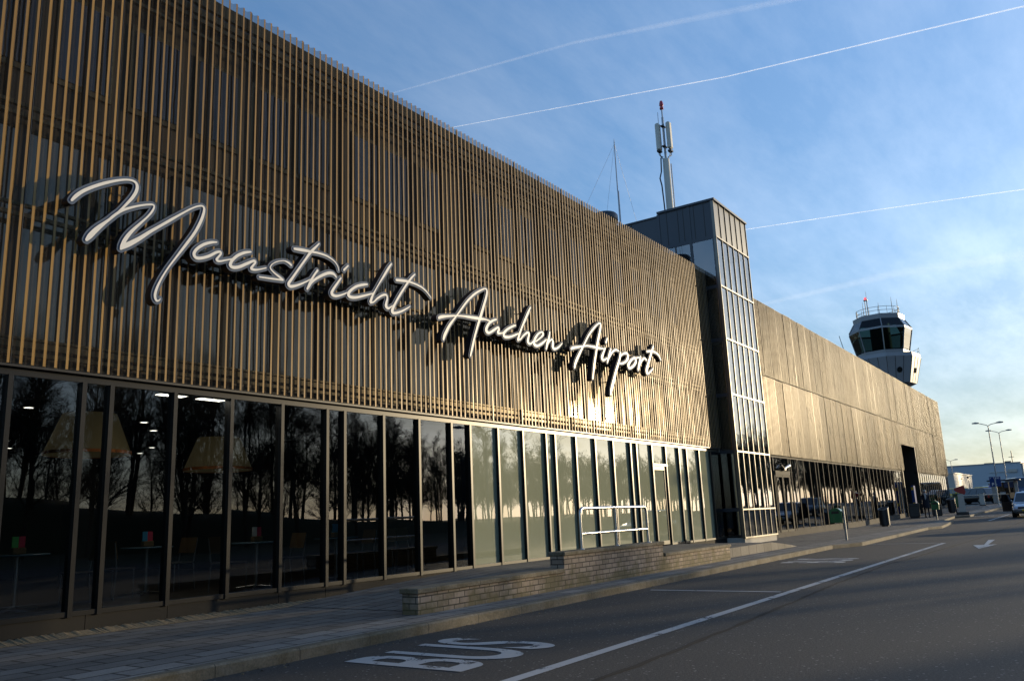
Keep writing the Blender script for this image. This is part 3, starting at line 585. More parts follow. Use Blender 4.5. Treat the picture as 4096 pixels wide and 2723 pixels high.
SL = {'maastricht': 'white cursive sign word on the gold slats, first and largest, starting with a big M',
      'aachen': 'white cursive sign word on the gold slats, middle one, starting with A',
      'airport': 'white cursive sign word on the gold slats, last one, beside the sun glint'}
YSIGN = 10.40
for wname, letters in SIGN:
    x0 = letters[0][0][0][0]; root = thing('sign_word', SL[wname], 'sign', (x0, YSIGN, 5.3), 0, 'cursive airport sign on the facade')
    for li, strokes in enumerate(letters):
        mb = MB(); mf = MB(); sup = MB()
        for si, st in enumerate(strokes):
            p = catmull([[a-x0, c-5.3, h] for a, c, h in st])
            off = .0012*(si + 4*(li % 2))
            ribbon(mb, p, .038, -off, .14, M['letter_rim'], M['letter_side'], .00002)
            ribbon(mf, p, .0, -.012-off, 0, M['letter_face'], None, .00002)
        o = mb.build('letter', root); mf.build('letter_face', o)
        q = strokes[0]; i = len(q)//2; xm, zm = q[i][0]-x0, q[i][1]-5.3
        sup.tube([(xm, .13, zm), (xm, .34, zm)], .012, M['black'], 6); i = len(q)//4; sup.tube([(q[i][0]-x0, .13, q[i][1]-5.3), (q[i][0]-x0, .34, q[i][1]-5.3)], .012, M['black'], 6); sup.build('standoff_pin', o)

# ------------------------------------------------------------------ lift tower
TX0, TX1, TY = 28.46, 31.95, 10.15
tw = thing('lift_tower', 'tall glazed lift tower with a slate panelled top jutting out between the gold facades', 'tower', (30.2, 10.2, 0))
TZ = [.34, 1.29, 3.29, 5.31, 7.33, 9.31, 11.2, 12.65]
part(MB().box(TX0+.02, TX1-.02, TY+.03, 12.4, .0, .34, M['conc']), 'plinth', tw)
NB = 6; bw = (TX1-TX0)/NB
for k in range(7):
    z0, z1 = TZ[k], TZ[k+1]
    for i in range(NB):
        m_ = M['slate'] if k == 6 else M['tglass']
        o = part(pane_quad(TX0+bw*i+.02, TX0+bw*(i+1)-.02, TY+.02, z0+.03, z1-.03, m_), 'spandrel_panel' if k == 6 else 'window_pane', tw)
        if k == 1 and i < 5: part(MB().box(TX0+bw*i+.12, TX0+bw*i+.36, TY+.030, TY+.034, 1.52, 1.85, M['paper']), 'paper_notice', o)
for i in range(NB+1): x = TX0+bw*i; part(MB().box(x-.016, x+.016, TY-.012, TY+.10, .34, 12.62, M['tframe']), 'mullion', tw)
for z in TZ: part(MB().box(TX0-.03, TX1+.03, TY-.022, TY+.09, z-.026, z+.026, M['tframe']), 'transom', tw)
YB = [TY+.1, 11.15, 12.4]
for k in range(7):
    z0, z1 = TZ[k], TZ[k+1]
    for x, sgn in ((TX0, 1), (TX1, -1)):
        for a, c in zip(YB, YB[1:]):
            part(MB().box(min(x+sgn*.02, x+sgn*.03), max(x+sgn*.02, x+sgn*.03), a+.04, c-.04, z0+.04, z1-.04, M['slate'] if k == 6 else M['tglass']), 'side_panel' if k == 6 else 'side_pane', tw)
mb = MB()
for x in (TX0, TX1-.08):
    for y in YB: mb.box(x, x+.08, y-.05, y+.05, .34, 12.6, M['slate'])
    for z in TZ[1:]: mb.box(x+.004, x+.076, TY+.15, 12.35, z-.06, z+.06, M['slate'])
part(mb, 'side_frame', tw)
mb = MB()
for z in TZ[2:6]: mb.box(TX0+.1, TX1-.1, TY+.2, 12.35, z-.14, z-.0, M['dark'])
mb.box(TX0+.1, TX1-.1, 12.36, 12.44, .34, 7.3, M['dark']); mb.box(29.9, 30.2, 11.6, 12.3, .34, 7.2, M['dark']); mb.box(TX0+.1, TX1-.1, TY+.2, 12.4, 11.1, 11.2, M['dark'])
part(mb, 'stair_landing', tw)
mb = MB(); mb.box(TX0-.05, TX1+.05, TY-.06, 12.42, 12.62, 12.70, M['slate']); part(mb, 'roof', tw)
mb = MB(); mb.box(TX0+.10, TX1-.1, 12.46, 17.5, 9.8, 12.52, M['slate']); mb.box(TX0+.06, TX1-.06, 12.44, 17.55, 12.52, 12.58, M['slate'])
for y in (13.6, 14.8, 16.0): mb.box(TX0+.085, TX0+.12, y-.02, y+.02, 9.8, 12.5, M['black'])
mb.box(TX0+.2, TX1-.2, 12.5, 17.5, 0, 9.8, M['slate'])
part(mb, 'rear_block', tw)
for y in (10.55, 10.95, 11.38, 11.6, 12.05): part(MB().box(TX0+.012, TX0+.03, y-.012, y+.012, 11.28, 12.6, M['black']), 'panel_joint', tw)
part(MB().box(TX0-.10, TX0-.05, 10.75, 10.80, 3.3, 9.9, M['galv']), 'downpipe', tw)

# antenna mast on the tower
am = thing('antenna_mast', 'thick white antenna mast with two panel aerials and a red lamp on the tower roof', 'mast', (30, 12.5, 12.58))
part(MB().lathe((30, 12.5, 0), [(.15, 12.5), (.14, 15.45), (.12, 15.5), (0, 15.5)], M['panelwhite'], 16), 'pole', am)
mb = MB(); mb.tube([(30, 12.5, 15.4), (30, 12.5, 17.35)], .05, M['galv'], 8); mb.tube([(30, 12.5, 17.35), (30, 12.5, 17.75)], .03, M['galv'], 8)
mb.tube([(29.83, 12.62, 16.9), (29.83, 12.62, 17.55)], .012, M['galv'], 5); mb.box(29.85, 30.12, 12.44, 12.56, 16.0, 16.06, M['black']); mb.box(29.85, 30.12, 12.44, 12.56, 16.9, 16.96, M['black'])
part(mb, 'upper_pole', am)
for (dx, dy) in ((-.18, .17), (.08, -.20)):
    o = part(MB().bevbox(30+dx-.13, 30+dx+.13, 12.5+dy-.09, 12.5+dy+.09, 15.85+(dx > 0)*.06, 17.05+(dx > 0)*.06, .05, M['panelwhite']), 'panel_aerial', am)
    mb = MB(); mb.box(30+dx-.11, 30+dx+.11, 12.5+dy-.075, 12.5+dy+.075, 15.78, 15.86, M['black'])
    for k in (-.07, .0, .07): mb.tube([(30+dx+k, 12.5+dy, 15.8), (30+dx+k*1.3, 12.5+dy, 15.65), (30+dx*.4, 12.5+dy*.4, 15.5+k)], .012, M['black'], 5)
    part(mb, 'cable_tail', o)
mb = MB(); mb.tube([(29.78, 12.62, 12.6), (29.76, 12.64, 13.6), (29.74, 12.66, 14.3), (29.70, 12.7, 14.6), (29.76, 12.64, 14.9), (29.78, 12.62, 15.5)], .03, M['black'], 6)
mb.tube([(30.16, 12.36, 12.6), (30.16, 12.36, 15.3)], .025, M['galv'], 6)
part(mb, 'cable_run', am)
part(MB().lathe((30, 12.5, 17.72), [(.0, 0), (.075, .0), (.085, .05), (.05, .13), (.095, .17), (.085, .21), (.08, .27), (.055, .37), (0, .39)], M['red_lamp'], 12), 'obstruction_lamp', am)
# whip aerial with guy wires on the roof
wa = thing('whip_aerial', 'thin whip aerial held by guy wires on the flat roof', 'aerial', (26, 12.8, 9.75))
part(MB().tube([(26, 12.8, 9.7), (26, 12.8, 12.9), (26, 12.82, 12.95), (26, 12.82, 14.85), (26, 12.82, 15.0)], [.035, .035, .022, .018, .004], M['galv'], 8), 'pole', wa)
for p in ((23.9, 13.4, 11.2), (24.5, 12.9, 9.8), (29.2, 13.6, 12.6)): part(MB().tube([(26, 12.82, 14.8), p], .004, M['black'], 4), 'guy_wire', wa)
rv = thing('roof_vent', 'small round roof vent peeping over the gold slats', 'vent', (25.2, 13, 9.75))
part(MB().lathe((25.2, 13, 9.7), [(.40, 0), (.40, 1.75), (.46, 1.80), (.46, 2.05), (.40, 2.12), (0, 2.15)], M['slate'], 18), 'drum', rv)

# ------------------------------------------------------------------ right wing
wing = thing('terminal_wing', 'far right terminal wing in fine gold corrugated cladding with a dark tall entrance', 'building', (58, 10.8, 0))
WX0, WX1, PX0, PX1 = 32.0, 83.3, 62.2, 68.0
def wing_panel(zb, zt, g='wing_gold'): return cladding_panel('cladding_panel', zb, zt, M[g], M['wing_valley'])
SEAM = 6.70
up, lo, over = wing_panel(SEAM+.02, 10.0), wing_panel(CB, SEAM-.02, 'wing_gold_low_glow'), wing_panel(5.23, SEAM-.02, 'wing_gold_low_glow')
random.seed(2); x = WX0
while x + PW < WX1+.4:
    for me in (up, (over if PX0-.3 < x and x+PW < PX1+.9 else lo)):
        o = link('cladding_panel', me, wing); o.location = Vector((x, 10.70+random.uniform(-.012, .006), 0)) - wing.location; o.rotation_euler = (0, 0, R(random.uniform(-1.0, 1.0)))
    x += PW
WXE = x
mb = MB(); mb.box(WX0, WXE-.02, 10.80, 11.2, 5.3, 9.9, M['dark']); mb.box(WX0, PX0-.1, 10.80, 11.2, 3.5, 5.3, M['dark']); mb.box(PX1+.1, WXE-.02, 10.80, 11.2, 3.5, 5.3, M['dark'])
mb.box(WX0, WXE-.02, 11.2, 36, 9.7, 9.9, M['slate']); mb.box(WX0, WX0+.2, 11.2, 36, .1, 9.7, M['slate']); mb.box(WXE-.22, WXE-.02, 11.2, 36, .1, 9.7, M['slate']); mb.box(WX0, WXE-.02, 35.8, 36, .1, 9.7, M['slate'])
part(mb, 'wall', wing)
WM = [34.35, 36.41, 36.75, 37.7, 38.68, 39.7, 40.64, 41.12, 41.97, 43.0, 43.91, 44.53, 45.51, 46.51, 47.48, 47.8, 48.76, 49.6, 50.57, 51.68] + [52.1+.98*i for i in range(11)] + [68.1+1.0*i for i in range(16)]
for a in WM + [32.1, 33.2]:
    z0 = .11+gz(a)
    part(MB().box(a-.03, a+.03, 10.785, 10.90, z0+.2, 3.36, M['wing_frame']), 'mullion', wing)
allm = sorted([32.1, 33.2]+WM)
for a, c in zip(allm, allm[1:]):
    if a < 62 < c or c > 83.2 or abs(a-34.35) < .01: continue
    part(pane_quad(a+.028, c-.028, 10.808, .36+gz(a)*.8, 3.34, M['glass']), 'window_pane', wing)
mb = MB(); mb.box(WX0, PX0, 10.79, 11.0, 3.34, 3.45, M['wing_frame']); mb.box(PX1, WXE-.05, 10.79, 11.0, 3.34, 3.45, M['wing_frame']); part(mb, 'window_head', wing)
mb = MB()
for i in range(30): a = WX0+i*1.0; mb.box(a+.004, a+.996, 10.785, 10.95,   .05, .40+gz(a), M['wing_plinth'])
part(mb, 'plinth', wing); mb = MB()
for i in range(15): a = 68.05+i*1.0; mb.box(a+.004, a+.996, 10.785, 10.95, .05, .36+gz(a), M['wing_plinth'])
part(mb, 'plinth', wing)
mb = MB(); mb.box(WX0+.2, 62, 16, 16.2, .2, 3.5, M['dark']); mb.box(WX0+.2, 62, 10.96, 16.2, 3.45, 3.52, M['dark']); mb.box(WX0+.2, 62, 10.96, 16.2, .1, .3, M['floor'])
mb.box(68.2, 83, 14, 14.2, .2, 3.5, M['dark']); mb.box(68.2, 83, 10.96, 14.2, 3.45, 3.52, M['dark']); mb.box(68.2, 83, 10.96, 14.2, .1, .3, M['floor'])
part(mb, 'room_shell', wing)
dr = part(MB().box(34.4, 36.36, 10.74, 10.90, 2.62, 2.80, M['wing_frame']), 'door', wing, 'double glass door with a sensor above it')
mb = MB()
for a, c in ((34.44, 35.36), (35.40, 36.32)):
    mb.box(a, a+.07, 10.77, 10.83, .30, 2.62, M['wing_frame']); mb.box(c-.07, c, 10.77, 10.83, .30, 2.62, M['wing_frame']); mb.box(a+.07, c-.07, 10.77, 10.83, .30, .40, M['wing_frame']); mb.box(a+.07, c-.07, 10.77, 10.83, 2.54, 2.62, M['wing_frame'])
part(mb, 'door_frame', dr)
for a, c in ((34.51, 35.29), (35.47, 36.25)): part(MB().box(a, c, 10.80, 10.81, .40, 2.54, M['glass']), 'door_pane', dr)
part(MB().box(34.4, 36.36, 10.82, 10.83, 2.80, 3.34, M['glass']), 'fanlight', dr)
mb = MB(); mb.bevbox(35.2, 35.5, 10.60, 10.74, 2.80, 2.92, .02, M['black']); mb.tube([(35.3, 10.65, 2.9), (34.8, 10.62, 3.02)], [.03, .05], M['black'], 8); mb.tube([(35.4, 10.65, 2.9), (35.9, 10.60, 3.02)], [.03, .07], M['steel'], 8)
part(mb, 'door_sensor', dr)
# the tall entrance recess
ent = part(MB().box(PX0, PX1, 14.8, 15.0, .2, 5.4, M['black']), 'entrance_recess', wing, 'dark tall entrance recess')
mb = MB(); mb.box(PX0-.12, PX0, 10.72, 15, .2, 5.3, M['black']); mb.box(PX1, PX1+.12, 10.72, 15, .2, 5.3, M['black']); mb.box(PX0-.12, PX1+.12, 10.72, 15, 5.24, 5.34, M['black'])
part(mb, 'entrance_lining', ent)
part(MB().box(PX0+1.8, PX1-1.0, 14.7, 14.79, 2.7, 4.7, M['amber']), 'amber_panel', ent); part(MB().box(PX0+1.8, PX1-1.0, 14.7, 14.79, 1.9, 2.62, M['amber']), 'amber_panel', ent)
part(MB().lathe((64.9, 13.2, 2.5), [(.26, .55), (.62, 0), (.60, 0), (.25, .54)], M['cream'], 20), 'lamp_shade', ent)
tot = thing('blue_totem', 'slim dark blue totem with yellow spots by the entrance recess', 'sign', (62.5, 10.3, gz(62.5)+.11))
MB().bevbox(-.3, .3, -.09, .09, 0, 2.05, .02, M['blue_sign']).build('totem_body', tot)
for z in (1.75, .72): MB().box(-.306, -.301, -.07, .07, z, z+.2, M['yellow']).build('yellow_spot', tot)

# ------------------------------------------------------------------ control tower
CTX, CTY = 120.0, 21.15
ct = thing('control_tower', 'pale control tower with a wide glazed cab and rooftop railing rising behind the gold wing', 'tower', (CTX, CTY, gz(120)))
def octo(r, z, a0=-8, n=8): return [(CTX+r*math.cos(R(a0+22.5+360*k/n)), CTY+r*math.sin(R(a0+22.5+360*k/n)), z) for k in range(n)]
def band(mb, r0, z0, r1, z1, m, inset=0, only=None):
    A, B = octo(r0, z0), octo(r1, z1)
    for k in range(8):
        j = (k+1) % 8
        a, b_, c, d = Vector(A[k]), Vector(A[j]), Vector(B[j]), Vector(B[k])
        if inset:
            cen = (a+b_+c+d)/4; nrm = (b_-a).cross(d-a).normalized()
            a, b_, c, d = [p + (cen-p).normalized()*inset + nrm*.02 for p in (a, b_, c, d)]
        mb.quad(a, b_, c, d, m)
ro = .91
mb = MB(); mb.tube([(CTX, CTY, .5), (CTX, CTY, 17.2)], 2.5, M['panelgrey'], 8, smooth=False); part(mb, 'shaft', ct)
mb = MB(); band(mb, 2.75*ro, 16.9, 4.0*ro, 17.35, M['slate']); band(mb, 4.0*ro, 17.35, 5.0*ro, 20.75, M['panelgrey']); band(mb, 5.0*ro, 20.75, 4.95*ro, 21.25, M['panelgrey']); band(mb, 4.95*ro, 21.25, 3.6*ro, 21.45, M['slate'])
part(mb, 'gallery', ct)
mb = MB()
A, B = octo(4.01*ro, 17.4), octo(5.01*ro, 20.72)
for k in range(8):
    j = (k+1) % 8
    for t in (0, .34, .67):
        p = Vector(A[k]).lerp(Vector(A[j]), t); q = Vector(B[k]).lerp(Vector(B[j]), t); mb.tube([p, q], .03, M['black'], 4)
part(mb, 'panel_joint', ct)
for k in range(8):
    c0 = Vector(A[k]).lerp(Vector(A[(k+1) % 8]), .5).lerp(Vector(B[k]).lerp(Vector(B[(k+1) % 8]), .5), .47)
    nrm = (Vector(A[(k+1) % 8])-Vector(A[k])).cross(Vector(B[k])-Vector(A[k])).normalized(); u = (Vector(A[(k+1) % 8])-Vector(A[k])).normalized(); v_ = nrm.cross(u)
    vs = [c0+nrm*.04+(u*math.cos(2*math.pi*i/20)+v_*math.sin(2*math.pi*i/20))*.38 for i in range(20)]
    part(MB().add(vs, [tuple(range(20))], M['bwin']), 'porthole', ct)
mb = MB(); band(mb, 3.6*ro, 21.45, 3.65*ro, 21.85, M['panelgrey']); band(mb, 4.37*ro, 24.7, 4.37*ro, 24.95, M['panelgrey']); band(mb, 3.55*ro, 26.15, 3.6*ro, 26.8, M['panelgrey'])
mb.add(octo(3.6*ro, 26.8), [tuple(range(8))], M['slate']); mb.add(octo(3.5*ro, 22.0), [tuple(range(8))], M['dark']); mb.add(octo(3.5*ro, 26.1), [tuple(range(8))], M['dark'])
for r0, z0, r1, z1 in ((3.66, 21.85, 4.36, 24.7), (4.36, 24.95, 3.56, 26.15)):
    for p, q in zip(octo(r0*ro, z0), octo(r1*ro, z1)): mb.tube([p, q], .07, M['panelgrey'], 6)
mb.tube([(CTX, CTY, 22), (CTX, CTY, 26)], 1.3, M['dark'], 8)
part(mb, 'cab_frame', ct)
ctg = glassy('cab_glass', ('T', (.10, .15, .15)), ior=1.35); ctg2 = glassy('cab_glass_upper', ('T', (.22, .33, .34)), ior=1.45)
for k in range(8):
    for (r0, z0, r1, z1, g_, nm) in ((3.64, 21.85, 4.34, 24.7, ctg, 'lower_window'), (4.34, 24.95, 3.55, 26.15, ctg2, 'upper_window')):
        A, B = octo(r0*ro, z0), octo(r1*ro, z1); j = (k+1) % 8
        part(MB().quad(A[k], A[j], B[j], B[k], g_), nm, ct)
mb = MB(); rg = 3.0*ro
for z in (27.35, 27.85): mb.tube([(CTX+rg*math.cos(R(a)), CTY+rg*math.sin(R(a)), z) for a in range(0, 361, 12)], .03, M['lampgrey'], 5)
for a in range(0, 360, 24): mb.tube([(CTX+rg*math.cos(R(a)), CTY+rg*math.sin(R(a)), 26.75), (CTX+rg*math.cos(R(a)), CTY+rg*math.sin(R(a)), 27.85)], .025, M['lampgrey'], 5)
part(mb, 'roof_railing', ct)
for a, l in ((165, 3.4), (195, 1.6), (150, 2.0), (100, 1.4), (235, 2.3), (265, 2.2), (300, 1.2)):
    p = (CTX+rg*.97*math.cos(R(a)), CTY+rg*.97*math.sin(R(a))); part(MB().tube([(*p, 26.8), (*p, 26.8+l*.6), (*p, 26.8+l)], [.05, .04, .015], M['lampgrey'], 5), 'roof_aerial', ct)
p = (CTX-2.2, CTY+.9)
mb = MB(); mb.tube([(p[0], p[1]-.12, 26.8), (p[0], p[1]-.12, 29.0)], .05, M['lampgrey'], 6); mb.tube([(p[0], p[1]+.12, 26.8), (p[0], p[1]+.12, 29.0)], .05, M['lampgrey'], 6); mb.box(p[0]-.25, p[0]+.25, p[1]-.25, p[1]+.25, 29.0, 29.08, M['lampgrey'])
o = part(mb, 'beacon_stand', ct); part(MB().lathe((p[0], p[1], 29.08), [(.17, 0), (.20, .18), (.13, .36), (0, .40)], M['beacon'], 12), 'beacon', o)
mb = MB()
for a in range(-80, 20, 14):
    q = (CTX+4.85*ro*math.cos(R(a)), CTY+4.85*ro*math.sin(R(a))); mb.tube([(*q, 21.2), (*q, 22.1)], .025, M['lampgrey'], 5)
for z in (21.7, 22.1): mb.tube([(CTX+4.85*ro*math.cos(R(a)), CTY+4.85*ro*math.sin(R(a)), z) for a in range(-80, 20, 7)], .025, M['lampgrey'], 5)
part(mb, 'gallery_railing', ct)
part(MB().tube([(CTX-2.6, CTY+4.15, 21.3), (CTX-2.8, CTY+4.75, 24.6)], .05, M['panelwhite'], 6), 'maintenance_ladder', ct)
ct.location.z -= .7

# ------------------------------------------------------------------ far buildings
wh = thing('warehouse', 'large plain blue grey warehouse behind the taxi rank', 'building', (210, 25, 1.6))
mb = MB(); mb.prism([(200, 12.2), (230, 8.0), (240, 60), (200, 62)], 'z', 1.0, 8.2, M['sheet_blue']); part(mb, 'wall', wh)
mb = MB(); mb.prism([(199.9, 12.1), (230, 7.9), (240.2, 60), (199.9, 62.1)], 'z', 8.2, 8.42, M['panelgrey']); part(mb, 'roof_edge', wh)
mb = MB(); mb.box(203, 204, 14, 15.2, 8.4, 8.8, M['slate']); mb.box(203, 204, 17.2, 19.0, 8.4, 8.65, M['slate']); mb.tube([(204, 13.8, 8.4), (204, 13.8, 10.9)], .09, M['slate'], 6); mb.box(203.9, 204.1, 13.4, 14.4, 9.6, 9.7, M['slate']); part(mb, 'roof_unit', wh)
mb = MB(); mb.box(199.7, 199.98, 13.0, 14.6, 6.4, 7.0, M['conc']); mb.box(199.8, 199.98, 14.6, 18, 6.55, 6.62, M['panelwhite']); part(mb, 'wall_unit', wh)
mb = MB()
for i in range(9): t = i/9; mb.box(200+30*t+.3, 200+30*t+.8, 12.2-4.2*t-.34, 12.2-4.2*t-.02, 1.2, 8.1, M['conc'])
part(mb, 'side_pier', wh)
wb = thing('white_shed', 'small cream white flat roofed building lit by the sun beyond the gold wing', 'building', (118, 14, gz(118)))
mb = MB(); mb.box(110, 127, 13.6, 24, .8, 4.35, M['sheet_white']); part(mb, 'wall', wb)
part(MB().box(109.9, 127.1, 13.5, 24.1, 4.35, 4.47, M['panelwhite']), 'roof', wb)
part(MB().box(123.2, 124.3, 13.52, 13.59, 1.5, 3.7, M['panelgrey']), 'door', wb); part(MB().box(116, 117.2, 13.45, 13.59, 3.78, 3.86, M['slate']), 'vent_slot', wb); part(MB().box(122.3, 122.6, 13.42, 13.59, 3.95, 4.2, M['slate']), 'wall_lamp', wb)
b = MB(); random.seed(21)
for i in range(1800):
    x = 150+random.uniform(-.8, .8); y = random.uniform(9, 24); z = 1.4+random.random()*1.25*(.7+.3*math.sin(y*1.3)); s = .16
    u = Vector((random.uniform(-1, 1), random.uniform(-1, 1), random.uniform(-1, 1))).normalized(); v_ = u.orthogonal().normalized(); c = Vector((x, y, z))
    b.quad(c+u*s, c+v_*s, c-u*s, c-v_*s, M['hedge'])
tag(b.build('clipped_hedge'), 'low dark hedge along the foot of the far warehouse', 'hedge')

# ------------------------------------------------------------------ street furniture
def street_lamp(x, y, h, label, spread=.85, rz=90):
    t = thing('street_lamp', label, 'street lamp', (x, y, gz(x)), R(rz), 'double armed street lamps')
    MB().tube([(0, 0, 0), (0, 0, 1.2), (0, 0, 1.25), (0, 0, h)], [.10, .10, .075, .045], M['lampgrey'], 10).build('pole', t)
    for s in (-1, 1):
        MB().tube([(0, 0, h-.05), (s*.12, 0, h+.05), (s*.3, 0, h+.13), (s*spread, 0, h+.32 if s > 0 else h+.22)], .035, M['lampgrey'], 8).build('arm', t)
        z = h+.33 if s > 0 else h+.23; mb = MB()
        mb.add([(s*(spread-.08), -.09, z-.05), (s*(spread-.08), .09, z-.05), (s*(spread-.08), .09, z+.05), (s*(spread-.08), -.09, z+.05), (s*(spread+.25), -.16, z-.06), (s*(spread+.25), .16, z-.06), (s*(spread+.25), .13, z+.12), (s*(spread+.25), -.13, z+.12), (s*(spread+.6), -.07, z-.03), (s*(spread+.6), .07, z-.03), (s*(spread+.6), .05, z+.07), (s*(spread+.6), -.05, z+.07)],
               [(0, 3, 2, 1), (0, 1, 5, 4), (1, 2, 6, 5), (2, 3, 7, 6), (3, 0, 4, 7), (4, 5, 9, 8), (5, 6, 10, 9), (6, 7, 11, 10), (7, 4, 8, 11), (8, 9, 10, 11)], M['lampgrey'])
        mb.build('lamp_head', t, fix=True)
    return t
street_lamp(100, 8.45, 7.75, 'double armed street lamp behind the taxi sign, the taller and left one in the photo')
street_lamp(121, 9.15, 7.9, 'double armed street lamp further off, right of the one behind the taxi sign')
street_lamp(180, 22.4, 7.0, 'tiny far street lamp rising over the warehouse roof beside the gold wing', .7)
street_lamp(43, -10.2, 6.8, 'double armed street lamp across the road, mirrored in the frosted panes nearest the clear glass', 1.6, 30)
street_lamp(66, -10.4, 7.0, 'double armed street lamp across the road, mirrored in the middle of the frosted panes', 1.6, 20)

def hood_bin(x, y, label, rz=0, side=.24):
    t = thing('litter_bin', label, 'bin', (x, y, gz(x)+.11), R(rz), 'green hooded litter bins on posts')
    MB().tube([(0, 0, 0), (0, 0, 1.14)], .038, M['galv'], 10).build('post', t)
    prof = [(-.19, 0), (.19, 0)] + [(.205, .28)] + [(.205*math.cos(R(a)), .31+.19*math.sin(R(a))) for a in range(0, 181, 15)] + [(-.205, .28)]
    MB().prism([(px+side, pz+.60) for px, pz in prof], 'x', -.15, .15, M['green']).build('bin_body', t, fix=True)
    MB().prism([(side-.13, .90), (side+.13, .90), (side+.12, .99), (side-.12, .99)], 'x', -.153, -.149, M['black']).build('slot', t, fix=True)
    mb = MB(); mb.box(-.04, .04, .0, side-.18, .72, .76, M['galv']); mb.box(-.04, .04, .0, side-.18, .95, .99, M['galv']); mb.build('bracket', t)
    return t
hood_bin(30.5, 7.33, 'green hooded litter bin on a grey post at the kerb, nearest one', 0, .24)
hood_bin(55.0, 8.0, 'green hooded litter bin on a thin post in front of the walking person', 0, .0)
def drum_bin(x, y, r, h, label, slope=True):
    t = thing('waste_bin', label, 'bin', (x, y, gz(x)+.11), R(-25), 'dark metal waste bins on the pavement')
    n = 20; mb = MB(); v = []
    for k in range(n): a = 2*math.pi*k/n; v.append((r*math.cos(a), r*math.sin(a), .06))
    for k in range(n): a = 2*math.pi*k/n; v.append((r*math.cos(a), r*math.sin(a), h-.09+(.09*math.cos(a) if slope else 0)))
    mb.add(v, [(k, (k+1) % n, n+(k+1) % n, n+k) for k in range(n)], M['binblack'], True); mb.add(v[n:], [tuple(range(n))], M['binblack']); mb.build('bin_body', t)
    MB().tube([(0, 0, 0), (0, 0, .07)], r*.72, M['black'], 16).build('foot', t)
    mb = MB(); mb.tube([(r*1.006*math.cos(2*math.pi*k/n), r*1.006*math.sin(2*math.pi*k/n), h-.085+(.09*math.cos(2*math.pi*k/n) if slope else 0)) for k in range(n+1)], .014, M['galv'], 6, False); mb.build('rim', t)
    return t
drum_bin(47.5, 9.4, .25, 1.0, 'dark drum waste bin with a slanted lid against the glazing, nearest of its kind')
drum_bin(67.5, 8.75, .27, 1.08, 'dark drum waste bin with slanted lid standing alone right of the glazing end')
def box_bin(x, y, w_, d, h, m, label):
    t = thing('waste_container', label, 'bin', (x, y, gz(x)+.11), R(8))
    MB().bevbox(-d/2, d/2, -w_/2, w_/2, .05, h, .03, m).build('bin_body', t); mb = MB(); mb.box(-d/2+.03, d/2-.03, -w_/2+.03, w_/2-.03, 0, .06, M['black']); mb.build('foot', t)
    MB().box(-d/2-.004, -d/2-.001, -w_/2+.08, w_/2-.08, h-.22, h-.10, M['black']).build('slot', t)
    return t
box_bin(59.5, 9.9, .62, .5, .92, M['binblack'], 'dark square waste bin left of the walking person')
box_bin(62, 8.95, .6, .5, .62, M['binblack'], 'low dark square bin just behind the second green bin')
g = box_bin(80, 9.85, .72, .6, 1.15, M['green'], 'dark green cabinet bin with a white sticker before the white shed')
MB().box(-.306, -.303, -.22, -.08, .62, .82, M['paper']).build('sticker', g)
# ticket machine with a red head
tk = thing('ticket_pillar', 'grey ticket pillar with a tilted red head at the kerb end', 'ticket machine', (62.5, 7.5, gz(62.5)+.11), R(8))
mb = MB(); mb.prism([(-.21, .18), (.21, .18), (.165, 1.35), (-.165, 1.35)], 'x', -.17, .17, M['galv']); mb.build('pillar', tk, fix=True)
MB().bevbox(-.30, .30, -.34, .34, 0, .2, .02, M['binblack']).build('base', tk)
MB().prism([(.33, 1.72), (-.27, 1.92), (-.33, 1.45), (-.24, 1.30), (.12, 1.44), (.33, 1.58)], 'x', -.2, .2, M['red']).build('red_head', tk, fix=True)
MB().tube([(.0, .36, 0), (.0, .36, .75)], .03, M['binblack'], 8).build('side_post', tk)
# taxi and parking sign
sg = thing('taxi_parking_sign', 'blue sign reading TAXI and P on a pale post before the warehouse', 'sign', (82, 7.05, gz(82)+.1), R(0))
MB().tube([(0, 0, 0), (0, 0, 2.2)], .06, M['panelwhite'], 10).build('post', sg)
pl = MB().bevbox(-.03, .03, -.42, .42, 1.55, 2.38, .012, M['blue_sign']).build('sign_panel', sg)
tx = text_mesh('taxi_lettering', 'TAXI', .21, 1, 1, M['white_paint'], .004); pp = text_mesh('parking_lettering', 'P', .36, 1, 1, M['white_paint'], .01); ar = text_mesh('small_lettering', '>', .16, 1, 1, M['white_paint'], .006)
for me, y, z in ((tx, -.10, 2.26), (pp, .19, 1.74), (ar, -.08, 1.72), (ar, .33, 2.26)):
    o = link('lettering', me, pl); o.location = (-.034, y, z); o.rotation_euler = (R(90), 0, R(-90))
# barrier cabinets, barrier pole, little shelter
def cabinet(x, y, label):
    t = thing('barrier_cabinet', label, 'barrier', (x, y, gz(x)+.11), R(5), 'white barrier cabinets by the taxi rank')
    MB().bevbox(-.18, .18, -.2, .2, .05, 1.0, .03, M['panelwhite']).build('cabinet', t); MB().box(-.22, .22, -.24, .24, 0, .06, M['binblack']).build('base', t); MB().bevbox(-.19, .19, -.21, .21, 1.0, 1.06, .015, M['panelgrey']).build('cap', t); return t
cabinet(82.5, 8.3, 'white barrier cabinet left of the taxi sign'); c2_ = cabinet(83.5, 6.75, 'white barrier cabinet right of the taxi sign post')
MB().tube([(0, .2, .9), (0, 4.2, .86)], .045, M['panelwhite'], 8).build('barrier_pole', c2_)
sh = thing('taxi_shelter', 'small shelter with a flat dark roof on two pale posts behind the taxi sign', 'shelter', (88, 6.9, gz(88)+.1), 0)
for y in (-.9, .9): MB().bevbox(-.09, .09, y-.14, y+.14, 0, 1.95, .02, M['conc']).build('post', sh)
